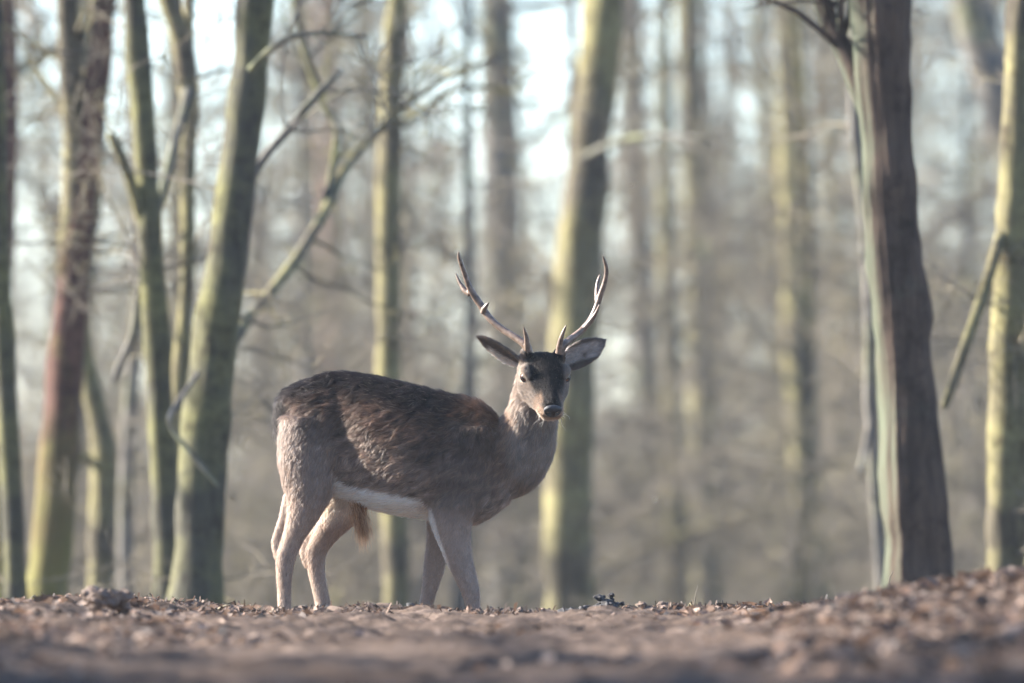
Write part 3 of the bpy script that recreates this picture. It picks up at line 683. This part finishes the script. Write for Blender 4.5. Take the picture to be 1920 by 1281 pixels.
lum = col.mean(1); col *= (1 + 0.45*(1-0.9*kw[:,2])*smooth(0.06, 0.2, lum)*smooth(0.6, 0.35, lum))[:,None]
col *= np.clip(1 + 0.16*n2 + 0.14*n3 + 0.55*stk*body_w*(1-0.95*white)*(1-0.8*rump), 0.3, 2.2)[:,None]; col = np.clip(col, 0.004, 0.85)
att = body_me.color_attributes.new('col', 'FLOAT_COLOR', 'POINT')
att.data.foreach_set('color', np.concatenate([col*0.8, np.ones((nv,1))], 1).astype(np.float32).ravel())
body_me.materials.append(M['skin'])
body = bpy.data.objects.new('body', body_me); C.objects.link(body); body.parent = deer

# nose, eyes, hooves, antlers
def shaped(name, fn, nu, nvv, mat, parent):
    V = []; F = []
    for i in range(nvv+1):
        for j in range(nu): V.append(fn(2*PI*j/nu, PI*i/nvv))
    for i in range(nvv):
        for j in range(nu): F.append((i*nu+j, i*nu+(j+1) % nu, (i+1)*nu+(j+1) % nu, (i+1)*nu+j))
    m = MB(); m.add(V, F); o = m.build(name, mat, parent); b = bmesh.new(); b.from_mesh(o.data); bmesh.ops.remove_doubles(b, verts=b.verts, dist=1e-6); bmesh.ops.recalc_face_normals(b, faces=b.faces); b.to_mesh(o.data); b.free()
    o.data.polygons.foreach_set('use_smooth', [True]*len(o.data.polygons)); return o
def nose_fn(u, v):
    r = math.sin(v)*math.cos(u)*17.0; n_ = math.sin(v)*math.sin(u)*14.5; s_ = math.cos(v)*9.0
    r *= 1 + 0.016*n_                                   # broader on top
    if s_ > 0:
        for sx in (-1, 1): s_ -= 5.5*math.exp(-(((r - sx*9.0)/3.6)**2 + ((n_ - 0.8 + 0.10*abs(r))/3.0)**2))
        s_ -= 1.2*math.exp(-(r/1.1)**2)*(1 if n_ < 2 else 0)
    return H(r, 96 + s_ + 0.12*n_, -4.5 + n_)
shaped('nose', nose_fn, 48, 32, M['nose'], deer)
def eye_mat():
    m, t, b = newmat('deer_eye'); L = t.links
    tc = nd(t, 'ShaderNodeTexCoord'); sep = nd(t, 'ShaderNodeSeparateXYZ'); L.new(tc.outputs['Object'], sep.inputs[0])
    cb = nd(t, 'ShaderNodeCombineXYZ'); 
    mx_ = nd(t, 'ShaderNodeMath', operation='MULTIPLY'); mx_.inputs[1].default_value = 0.85; L.new(sep.outputs[0], mx_.inputs[0]); L.new(mx_.outputs[0], cb.inputs[0]); L.new(sep.outputs[1], cb.inputs[1])
    ln = nd(t, 'ShaderNodeVectorMath', operation='LENGTH'); L.new(cb.outputs[0], ln.inputs[0])
    dv = nd(t, 'ShaderNodeMath', operation='DIVIDE'); dv.inputs[1].default_value = 0.0165; L.new(ln.outputs['Value'], dv.inputs[0])
    r = ramp(t, dv.outputs[0], [(0.0, (0.006,0.005,0.006)), (0.40, (0.012,0.008,0.007)), (0.52, (0.14,0.05,0.016)), (0.78, (0.20,0.075,0.025)), (0.92, (0.02,0.012,0.01))])
    L.new(r.outputs[0], b.inputs['Base Color']); b.inputs['Roughness'].default_value = 0.12; b.inputs['Specular IOR Level'].default_value = 0.3
    return m
EM = eye_mat()
for sx in (-1, 1):
    c = H(sx*36.5, 1, 3.5); out = (Rr*(sx*0.72) + Ax*0.42 + Nn*0.30 + Ff*0.25).normalized()
    m = MB(); r_ = 10.5*S; V = []; F = []
    for i in range(17):
        for j in range(24):
            a, b_ = 2*PI*j/24, PI*i/16; V.append(Vector((math.sin(b_)*math.cos(a), math.sin(b_)*math.sin(a), math.cos(b_)))*r_)
    for i in range(16):
        for j in range(24): F.append((i*24+j, i*24+(j+1) % 24, (i+1)*24+(j+1) % 24, (i+1)*24+j))
    m.add(V, F); e = m.build('eye', EM, deer); e.location = c; e.rotation_euler = out.to_track_quat('Z', 'Y').to_euler()
    lm = MB(); tg = (Ax - out*Ax.dot(out)).normalized(); ud = out.cross(tg)
    if ud.dot(Z) < 0: ud = -ud
    pts = []
    for k in range(25):
        a = 2*PI*k/24; q = tg*(math.cos(a)*9.6) + ud*(math.sin(a)*6.4 + 0.6)
        pts.append(q*S + out*math.sqrt(max(10.8**2 - (q.length)**2, 4))*S)
    tube(lm, pts, [1.35*S]*25, 8, cap=False); l = lm.build('eyelid', M['lid'], e); l.location = c; l.matrix_parent_inverse = (Matrix.Translation(c) @ e.rotation_euler.to_matrix().to_4x4()).inverted()
    lb = MB()
    for k in range(9):                                # lashes on the upper lid
        a = rad(20 + 140*k/8); q = tg*(math.cos(a)*9.6) + ud*(math.sin(a)*6.4 + 0.6); p0 = q*S + out*math.sqrt(max(10.8**2 - q.length**2, 4))*S
        tube(lb, [p0, p0 + out*3*S + ud*1.5*S, p0 + out*5.5*S + ud*1.0*S + tg*math.cos(a)*2*S], [.35*S, .25*S, .08*S], 4)
    l = lb.build('eyelash', M['lid'], e); l.location = c; l.matrix_parent_inverse = (Matrix.Translation(c) @ e.rotation_euler.to_matrix().to_4x4()).inverted()
for px, py, y in [(558,1237,-.07),(641,1237,.07),(905,1237,-.082),(800,1237,.075)]:
    for sx in (-1, 1):
        def hoof_fn(u, v, sx=sx, px=px, y=y):
            z = math.cos(v); w_ = math.sin(v)
            q = D(px, py, y + yc(px)); f = 1 - 0.35*max(z, 0)
            return q + Vector((math.cos(u)*w_*19*f + 5 - z*5, sx*7.5 + math.sin(u)*w_*8.0*f, max(z, -0.35)*15))*S
        shaped('hoof', hoof_fn, 20, 14, M['hoof'], deer)
def antler(paths):
    m = MB()
    for p in paths:
        q = rows([(*D(a[0], a[1], a[3]), a[2]*S*0.5) for a in p], 6)
        tube(m, [Vector(a[:3]) for a in q], [a[3] for a in q], 12, wob=0.10)
    me = remeshed(m, 'antler', 0.0016, 3); me.materials.append(M['antler'])
    o = bpy.data.objects.new('antler', me); C.objects.link(o); o.parent = deer; return o
ay = -0.11
antler([[(991,664,17,ay),(987,652,16.5,ay),(978,643,14,ay+.005),(962,632,13,ay+.02),(945,621,12.5,ay+.035),(926,606,12.5,ay+.05),(912,590,13.5,ay+.06),(902,574,13.5,ay+.062),(890,557,13,ay+.06),(880,540,11.5,ay+.055),(873,520,9.5,ay+.045),(866,500,8.5,ay+.03),(861,485,7,ay+.02),(860,474,2.5,ay+.012)],
        [(989,662,13,ay-.006),(988,646,11,ay-.02),(986,632,8,ay-.035),(983,622,5,ay-.045),(981,615,1.8,ay-.052)],
        [(905,588,10,ay+.058),(909,579,9.5,ay+.045),(913,573,6,ay+.035),(917,568,1.8,ay+.028)],
        [(881,553,10,ay+.062),(871,545,10,ay+.075),(863,533,7,ay+.085),(858,522,5,ay+.09),(854,512,1.8,ay+.092)]])
antler([[(1048,666,17,ay),(1052,654,16.5,ay),(1060,645,14,ay+.005),(1074,634,13,ay+.02),(1089,622,12.5,ay+.035),(1103,606,12.5,ay+.05),(1112,592,12.5,ay+.06),(1119,574,11.5,ay+.06),(1125,555,11,ay+.055),(1132,535,10,ay+.045),(1136,517,8.5,ay+.035),(1136,502,7.5,ay+.025),(1132,489,5.5,ay+.015),(1130,481,2,ay+.01)],
        [(1047,664,13,ay-.006),(1049,648,11,ay-.02),(1053,632,8,ay-.035),(1058,619,5,ay-.045),(1061,612,1.8,ay-.052)],
        [(1094,618,9,ay+.035),(1106,604,9.5,ay+.03),(1116,590,7,ay+.018),(1121,579,4.5,ay+.008),(1123,572,1.8,ay+.002)],
        [(1119,566,9,ay+.06),(1119,548,9,ay+.075),(1120,534,7.5,ay+.085),(1123,522,6,ay+.092),(1125,515,2,ay+.095)]])

# fur as hair strands combed over the body
lt = np.empty(0)
body_me.calc_loop_triangles(); nt_ = len(body_me.loop_triangles)
tri = np.empty(nt_*3, np.int32); body_me.loop_triangles.foreach_get('vertices', tri); tri = tri.reshape(-1, 3)
A, B, Cc = co[tri[:,0]], co[tri[:,1]], co[tri[:,2]]
area = np.linalg.norm(np.cross(B-A, Cc-A), axis=1)*0.5
headw = (kw[:,2] + kw[:,3] + kw[:,13])[tri].mean(1)
dens = area*(1 + 1.9*headw)
bald = np.exp(-((hs-97)/7)**2 - (hr/15)**2 - ((hn+4.5)/14)**2) > 0.25
eyeb = (np.hypot(hs-1, (hn-3.5)*1.2) < 11) & (np.abs(hr) > 30)
nofur = (bald & (hs > 84)) | eyeb | (PY > 1236)
dens[nofur[tri].any(1)] = 0
NH = 260000
pick = rng.choice(nt_, NH, p=dens/dens.sum())
b1 = rng.random(NH); b2 = rng.random(NH); fl = b1 + b2 > 1; b1[fl] = 1 - b1[fl]; b2[fl] = 1 - b2[fl]; b0 = 1 - b1 - b2
def interp(a):
    q = a[tri[pick]]; return q[:,0]*b0[:,None] + q[:,1]*b1[:,None] + q[:,2]*b2[:,None] if a.ndim > 1 else q[:,0]*b0 + q[:,1]*b1 + q[:,2]*b2
P0 = interp(co); N0 = interp(no); N0 /= np.linalg.norm(N0, axis=1, keepdims=True) + 1e-9
# clump fields give the coat its tufts
cl = np.stack([nz(22, 5.0), nz(22, 15.0), nz(22, 25.0)], 1) + 0.6*np.stack([nz(55, 35.0), nz(55, 45.0), nz(55, 55.0)], 1)
longw = smooth(0.012, 0.024, hl)
calmv = np.clip(0.8*rump + 0.6*kw[:,1] + 0.8*kw[:,4] + white, 0, 1)
Dv = comb + cl*((0.30 + 0.75*longw)*(1 - 0.7*calmv))[:,None]
Dv = interp(Dv); Dv -= N0*np.sum(Dv*N0, 1, keepdims=True); Dv /= np.linalg.norm(Dv, axis=1, keepdims=True) + 1e-9
Lh = interp(hl)*rng.uniform(0.65, 1.25, NH); lift = 0.26 + (0.24*interp(n2) + 0.30*interp(stk)*interp(longw))*(1 - 0.7*interp(calmv)) + rng.normal(0, 0.10, NH)
lift = np.clip(lift, 0.08, 0.9)
jit = rng.normal(0, 0.16, (NH, 3))
D1 = Dv + N0*lift[:,None]*1.3 + jit; D1 /= np.linalg.norm(D1, axis=1, keepdims=True)
D2 = Dv + N0*lift[:,None]*0.45 + jit*1.4; D2 /= np.linalg.norm(D2, axis=1, keepdims=True)
pts = np.stack([P0 - N0*0.0008, P0 + D1*(Lh*0.35)[:,None], P0 + D1*(Lh*0.35)[:,None] + D2*(Lh*0.35)[:,None],
                P0 + D1*(Lh*0.35)[:,None] + (D2*0.75 + Dv*0.25)*(Lh*0.65)[:,None]], 1)
ng = 14000; gi = rng.choice(NH, ng, replace=False)                 # strands lean together into tufts
gk = kdtree.KDTree(ng)
for a_, i_ in enumerate(gi): gk.insert(P0[i_], a_)
gk.balance(); near_g = np.array([gk.find(p_)[1] for p_ in P0]); gsel = gi[near_g]
lw = interp(longw); cw = (0.2 + 0.4*lw)*rng.uniform(0.5, 1.15, NH)
for kk, f_ in ((1, 0.25), (2, 0.65), (3, 1.0)):
    off = pts[gsel, kk] - P0[gsel]; tgt = P0[gsel] + off*(Lh/Lh[gsel])[:,None]
    dvec = tgt - pts[:, kk]; dl = np.linalg.norm(dvec, axis=1); ok_ = dl < 0.03
    pts[:, kk] += dvec*(cw*f_*ok_)[:,None]
calm = interp(np.clip(white + 0.8*rump + 0.75*kw[:,1] + kw[:,4]*0.8, 0, 1)); tuft = rng.lognormal(0, 1, ng)[near_g]**((0.07 + 0.15*lw)*(1 - 0.85*calm))
hc = interp(col)*(rng.lognormal(0, 0.20, NH)*tuft)[:,None]
hc *= (1 + 0.10*rng.normal(0, 1, (NH, 1))*np.array([[1.0, 0.2, -0.6]]))
pale = rng.random(NH) < 0.02; hc[pale] = hc[pale]*0.4 + np.array((0.30,0.24,0.19))*0.6
hc = np.clip(hc, 0.003, 0.85)
hr_ = np.full((NH, 4), 0.00030)*np.array([[1.0, 1.0, 0.8, 0.22]])
def hair_mat():
    m = bpy.data.materials.new('deer_fur'); m.use_nodes = True; t = m.node_tree
    for n in list(t.nodes): t.nodes.remove(n)
    o = t.nodes.new('ShaderNodeOutputMaterial'); a = nd(t, 'ShaderNodeAttribute'); a.attribute_name = 'hair_col'
    d = t.nodes.new('ShaderNodeBsdfPrincipled'); d.inputs['Roughness'].default_value = 0.5; d.inputs['Specular IOR Level'].default_value = 0.10
    tr = t.nodes.new('ShaderNodeBsdfTranslucent'); mx = t.nodes.new('ShaderNodeMixShader'); mx.inputs[0].default_value = 0.28
    t.links.new(a.outputs['Color'], d.inputs['Base Color']); t.links.new(a.outputs['Color'], tr.inputs['Color'])
    t.links.new(d.outputs[0], mx.inputs[1]); t.links.new(tr.outputs[0], mx.inputs[2])
    h = t.nodes.new('ShaderNodeBsdfHairPrincipled'); h.parametrization = 'COLOR'; t.links.new(a.outputs['Color'], h.inputs['Color'])
    h.inputs['Roughness'].default_value = 0.42; h.inputs['Radial Roughness'].default_value = 0.6; h.inputs['IOR'].default_value = 1.3
    m2 = t.nodes.new('ShaderNodeMixShader'); m2.inputs[0].default_value = 0.16
    t.links.new(mx.outputs[0], m2.inputs[1]); t.links.new(h.outputs[0], m2.inputs[2]); t.links.new(m2.outputs[0], o.inputs['Surface']); return m
HM = hair_mat()
def hair_object(name, pts, radii, cols):
    n, k = pts.shape[:2]; hcv = bpy.data.hair_curves.new(name); hcv.add_curves([k]*n)
    hcv.attributes['position'].data.foreach_set('vector', pts.astype(np.float32).ravel()) if 'position' in hcv.attributes else None
    ra = hcv.attributes.get('radius') or hcv.attributes.new('radius', 'FLOAT', 'POINT'); ra.data.foreach_set('value', radii.astype(np.float32).ravel())
    ca = hcv.attributes.new('hair_col', 'FLOAT_COLOR', 'CURVE'); ca.data.foreach_set('color', np.concatenate([cols, np.ones((n,1))], 1).astype(np.float32).ravel())
    hcv.materials.append(HM); o = bpy.data.objects.new(name, hcv); C.objects.link(o); o.parent = deer; return o
hair_object('fur', pts, hr_, hc)
# brush of long russet hair under the belly, tail hair, whiskers
def strands(n, base_fn, path_fn, colr, r):
    Pn = np.zeros((n, 5, 3)); Cn = np.zeros((n, 3))
    for i in range(n):
        b = base_fn(); e = path_fn(b)
        for k in range(5):
            t = k/4; p = b.lerp(e, t) + Vector((0.010*math.sin(t*PI)*random.uniform(-.6,1), random.uniform(-.002,.002), -0.004*t*t)); Pn[i, k] = p
        Cn[i] = np.array(random.choice(colr))*random.uniform(.7, 1.3)
    return Pn, np.tile(np.array([1, 1, .8, .6, .15])*r, (n, 1)), np.clip(Cn, .005, .85)
q = strands(480, lambda: D(671 + random.gauss(0,6), 950 + random.gauss(0,7), random.gauss(-.005,.012)),
            lambda b: D(684 + random.gauss(0,8) + (b.x/S+760-671)*0.5, 1008 + random.gauss(0,13), b.y + random.gauss(0,.006)),
            [(0.36,0.17,0.07),(0.18,0.08,0.035),(0.50,0.30,0.16)], 0.0004)
hair_object('brush', *q)
q = strands(1400, lambda: D(524 + random.gauss(0,4), 752 + random.uniform(0,46), random.gauss(.03,.018)),
            lambda b: b + Vector((random.gauss(-4,3)*S, random.gauss(-.01,.006), -random.uniform(18,40)*S)),
            [(0.010,0.008,0.008),(0.016,0.013,0.012),(0.03,0.024,0.021)], 0.00035)
hair_object('tail', *q)
def whisk(b):
    o_ = (b - H(0, 78, -14)); o_.normalize(); return b + o_*random.uniform(8,20)*S + Ax*random.uniform(0,9)*S - Z*random.uniform(3,9)*S
q = strands(26, lambda: H(random.choice([-1,1])*random.uniform(12,20), random.uniform(70,92), random.uniform(-30,-12)), whisk, [(0.5,0.45,0.4),(0.04,0.03,0.03)], 0.00045)
hair_object('whiskers', *q)

# ------------------------------------------------------------------ leaf litter
def leaf_geo(rn, size):
    """a curled dry leaf: 3 by 2 grid with pointed ends"""
    L_, W_ = size, size*rn.uniform(.45, .75); c1, c2 = rn.uniform(-.5, .9), rn.uniform(-.3, 1.1); V = []
    for i, (t, w_) in enumerate([(-.5, .08), (-.22, .42), (.12, .5), (.38, .25), (.55, .03)]):
        for s_ in (-1, 0, 1):
            V.append(Vector((t*L_, s_*w_*W_, c1*L_*(t*t) + c2*W_*(w_*abs(s_))**2*1.6 + rn.uniform(-.02,.02)*L_)))
    F = [(i*3+j, i*3+j+1, i*3+j+4, i*3+j+3) for i in range(4) for j in range(2)]
    return V, F
LC = [(0.16,0.10,0.07),(0.21,0.145,0.11),(0.11,0.068,0.05),(0.065,0.045,0.038),(0.27,0.20,0.16),(0.14,0.11,0.097),(0.19,0.115,0.078),(0.04,0.032,0.03),(0.12,0.08,0.062),(0.08,0.055,0.045)]
rn = random.Random(5); lm = MB()
for k in range(17000):
    y = 12.8 + (23.3-12.8)*rn.random()**0.85; x = rn.uniform(-1, 1)*(0.079*y + 0.25)
    if -0.85*float(smooth(-1.1,-.6,x)*smooth(.8,.3,x)*smooth(22.5,21.9,y)) + noise.noise(Vector((x*1.1, y*0.8, 4))) + rn.uniform(-.55,.55) + 0.55*float(smooth(.5,1.4,x)) + 0.35*float(smooth(-.5,-1.2,x)) + 0.35*float(smooth(21.8,22.6,y)) < -0.12: continue
    V, F = leaf_geo(rn, rn.uniform(.02, .048)*(1.25 if x > .4 else 1)); c = rn.choice(LC); f = rn.uniform(.45, 1.05)
    tilt = rn.gauss(0, .38); mt = Matrix.Translation((x, y, gzf(x,y) + .006 + abs(tilt)*.012)) @ Matrix.Rotation(rn.uniform(0,2*PI),4,'Z') @ Matrix.Rotation(tilt,4,'X') @ Matrix.Rotation(rn.gauss(0,.3),4,'Y')
    lm.add([mt @ v for v in V], F, (c[0]*f, c[1]*f, c[2]*f))
for k in range(5200):                                 # crumbled leaf, stalks and bark bits along the crest
    x = rn.uniform(-1.85, 1.85); y = float(crest_y(x)) + rn.gauss(-.12, .22); l = rn.uniform(.008, .034); w_ = rn.uniform(.0015, .006)
    a = Matrix.Rotation(rn.uniform(0, 2*PI), 3, 'Z') @ Matrix.Rotation(rn.gauss(0, .5), 3, 'Y'); c = rn.choice(LC); f = rn.uniform(.35, .95)
    p = Vector((x, y, gzf(x, y) + rn.uniform(.003, .016)))
    lm.add([p + a @ Vector(q) for q in ((-l, -w_, 0), (l, -w_*.4, .2*w_), (l*.9, w_*.6, 0), (-l*.8, w_, .5*w_))], [(0,1,2,3)], (c[0]*f, c[1]*f, c[2]*f))
o = lm.build('leaf_litter', M['leaf']); tag(o, 'brown dry fallen leaves strewn over the bank', 'leaves', kind='stuff')
# single leaves along the crest
LM = []
for k in range(14):
    m = MB(); V, F = leaf_geo(rn, rn.uniform(.028, .052)); c = rn.choice(LC); m.add(V, F, c); LM.append(m.mesh('leaf', M['leaf']))
for k in range(150):
    x = rn.uniform(-1.75, 1.75); y = float(crest_y(x)) + rn.gauss(-.03, .10); me_ = rn.choice(LM)
    o = bpy.data.objects.new('leaf', me_); C.objects.link(o); o.parent = ground
    o.location = (x, y, gzf(x, y) + rn.uniform(.004, .016)); o.rotation_euler = (rn.gauss(0,.55), rn.gauss(0,.45), rn.uniform(0, 2*PI))
# twigs lying on the crest
def stick(label, pts, r, mat, group=None):
    m = MB(); b = Vector(pts[0]); tube(m, [Vector(p) - b for p in pts], [r*(1-.6*i/(len(pts)-1)) for i in range(len(pts))], 6, wob=.3)
    o = m.build('twig', mat); o.location = b; tag(o, label, 'twig', group); return o
for k in range(22):
    x = rn.uniform(-1.6, 1.6); y = float(crest_y(x)) + rn.gauss(-.08,.14); a = rn.uniform(0, 2*PI); l = rn.uniform(.06,.16)
    e = (x+math.cos(a)*l, y+math.sin(a)*l*.6)
    stick('short dry twig lying among the leaves on the crest', [(x,y,gzf(x,y)+.008),((x+e[0])/2,(y+e[1])/2,gzf((x+e[0])/2,(y+e[1])/2)+rn.uniform(.012,.03)),(*e,gzf(*e)+rn.uniform(.008,.04))], rn.uniform(.0025,.005), M['twig'], 'twigs on the crest')
# lumps of earth
def lump(name, label, cat, p, sx, sy, sz, mat, seed, n_blob=12, rough=.8):
    rl = random.Random(seed); m = MB()
    for k in range(n_blob):
        c = Vector((rl.uniform(-1,1)*sx, rl.uniform(-1,1)*sy, rl.uniform(-.5,.75)*sz)); r = rl.uniform(.28,.7)*min(sx, sz*1.3); V = []; F = []; nu, nvv = 10, 7
        for i in range(nvv+1):
            for j in range(nu):
                a, b_ = 2*PI*j/nu, PI*i/nvv; d_ = Vector((math.sin(b_)*math.cos(a), math.sin(b_)*math.sin(a), math.cos(b_)))
                V.append(c + Vector((d_.x*1.35, d_.y, d_.z*.8))*r*(1 + rough*noise.noise(d_*1.7 + Vector((seed*1.37, k*2.1, 0)))))
        for i in range(nvv):
            for j in range(nu): F.append((i*nu+j, i*nu+(j+1) % nu, (i+1)*nu+(j+1) % nu, (i+1)*nu+j))
        m.add(V, F)
    me_ = remeshed(m, name, min(sx, sz)*.09, 1)
    for v in me_.vertices: v.co += v.co.normalized()*.006*noise.noise(v.co*90 + Vector((seed,0,0))) if v.co.length > 1e-6 else Vector()
    me_.materials.append(mat); o = bpy.data.objects.new(name, me_); C.objects.link(o); o.location = p; tag(o, label, cat); return o
def on_ground(px, Y, dz=0): x = (px-960)*K*Y; return Vector((x, Y, gzf(x, Y) + dz))
lump('earth_clod', 'black crumbly clod of earth on the crest in front of the tree behind the head', 'clod', on_ground(1108, 22.55, .028), .085, .05, .026, M['clod'], 41)
lump('earth_clod', 'small black lump perched on top of the crumbly clod', 'clod', on_ground(1138, 22.55, .058), .026, .02, .024, M['clod'], 42, 6)
lump('earth_clod', 'black chip standing at the end of the crumbly clod', 'clod', on_ground(1163, 22.55, .042), .015, .012, .026, M['clod'], 43, 5)
lump('earth_clod', 'brown heap of soil with a dark hollow, before the crooked olive tree', 'clod', on_ground(215, 20.6, .055), .085, .06, .035, M['soil'], 44)
lump('leaf_heap', 'flat russet tuft of dry leaves beside the black clod', 'leaves', on_ground(1228, 22.55, .016), .05, .035, .018, M['soil'], 45, 16, .5)
for k in range(16):
    px_ = rn.choice([rn.uniform(20, 1000), rn.uniform(560, 1060), rn.uniform(1180, 1700)]); sz_ = rn.uniform(.012, .028)
    o = lump('earth_crumb', 'small dark crumb of earth among the leaves on the crest', 'clod', on_ground(px_, 22.6 + rn.uniform(-.15,.1), sz_*.7), sz_*rn.uniform(1.4,2.6), sz_*1.3, sz_*.6, M['soil' if k % 3 else 'clod'], 60 + k, 7)
    o['group'] = 'crumbs of earth on the crest'
p = on_ground(1298, 22.5)
stick('upright pale stalk of a dead seedling beside the russet tuft', [p + Vector((0,0,-.01)), p + Vector((.006,0,.02)), p + Vector((.010,.002,.05)), p + Vector((.018,0,.085))], .003, M['twig'])
p = on_ground(1668, 22.4)
stick('thin curved pale grass stem in front of the broad brown tree', [p + Vector((.004,0,-.01)), p + Vector((.004,0,.03)), p + Vector((-.004,0,.06)), p + Vector((.002,0,.085)), p + Vector((.01,0,.10))], .003, M['twig'])
# ------------------------------------------------------------------ hazy air
hm = bpy.data.materials.new('haze'); hm.use_nodes = True; t = hm.node_tree
for n in list(t.nodes): t.nodes.remove(n)
ho = t.nodes.new('ShaderNodeOutputMaterial'); pv = t.nodes.new('ShaderNodeVolumePrincipled')
pv.inputs['Color'].default_value = (0.80, 0.89, 1.0, 1); pv.inputs['Density'].default_value = 0.0004; pv.inputs['Anisotropy'].default_value = 0.2
t.links.new(pv.outputs[0], ho.inputs['Volume'])
hb = MB(); x0, x1, y0, y1, z0, z1 = -660, 660, -620, 680, -8.5, 24
hb.add([(x0,y0,z0),(x1,y0,z0),(x1,y1,z0),(x0,y1,z0),(x0,y0,z1),(x1,y0,z1),(x1,y1,z1),(x0,y1,z1)], [(0,3,2,1),(4,5,6,7),(0,1,5,4),(1,2,6,5),(2,3,7,6),(3,0,4,7)])
o = hb.build('haze', hm, None, False); tag(o, 'pale thin haze hanging through the wood', 'haze', kind='stuff')
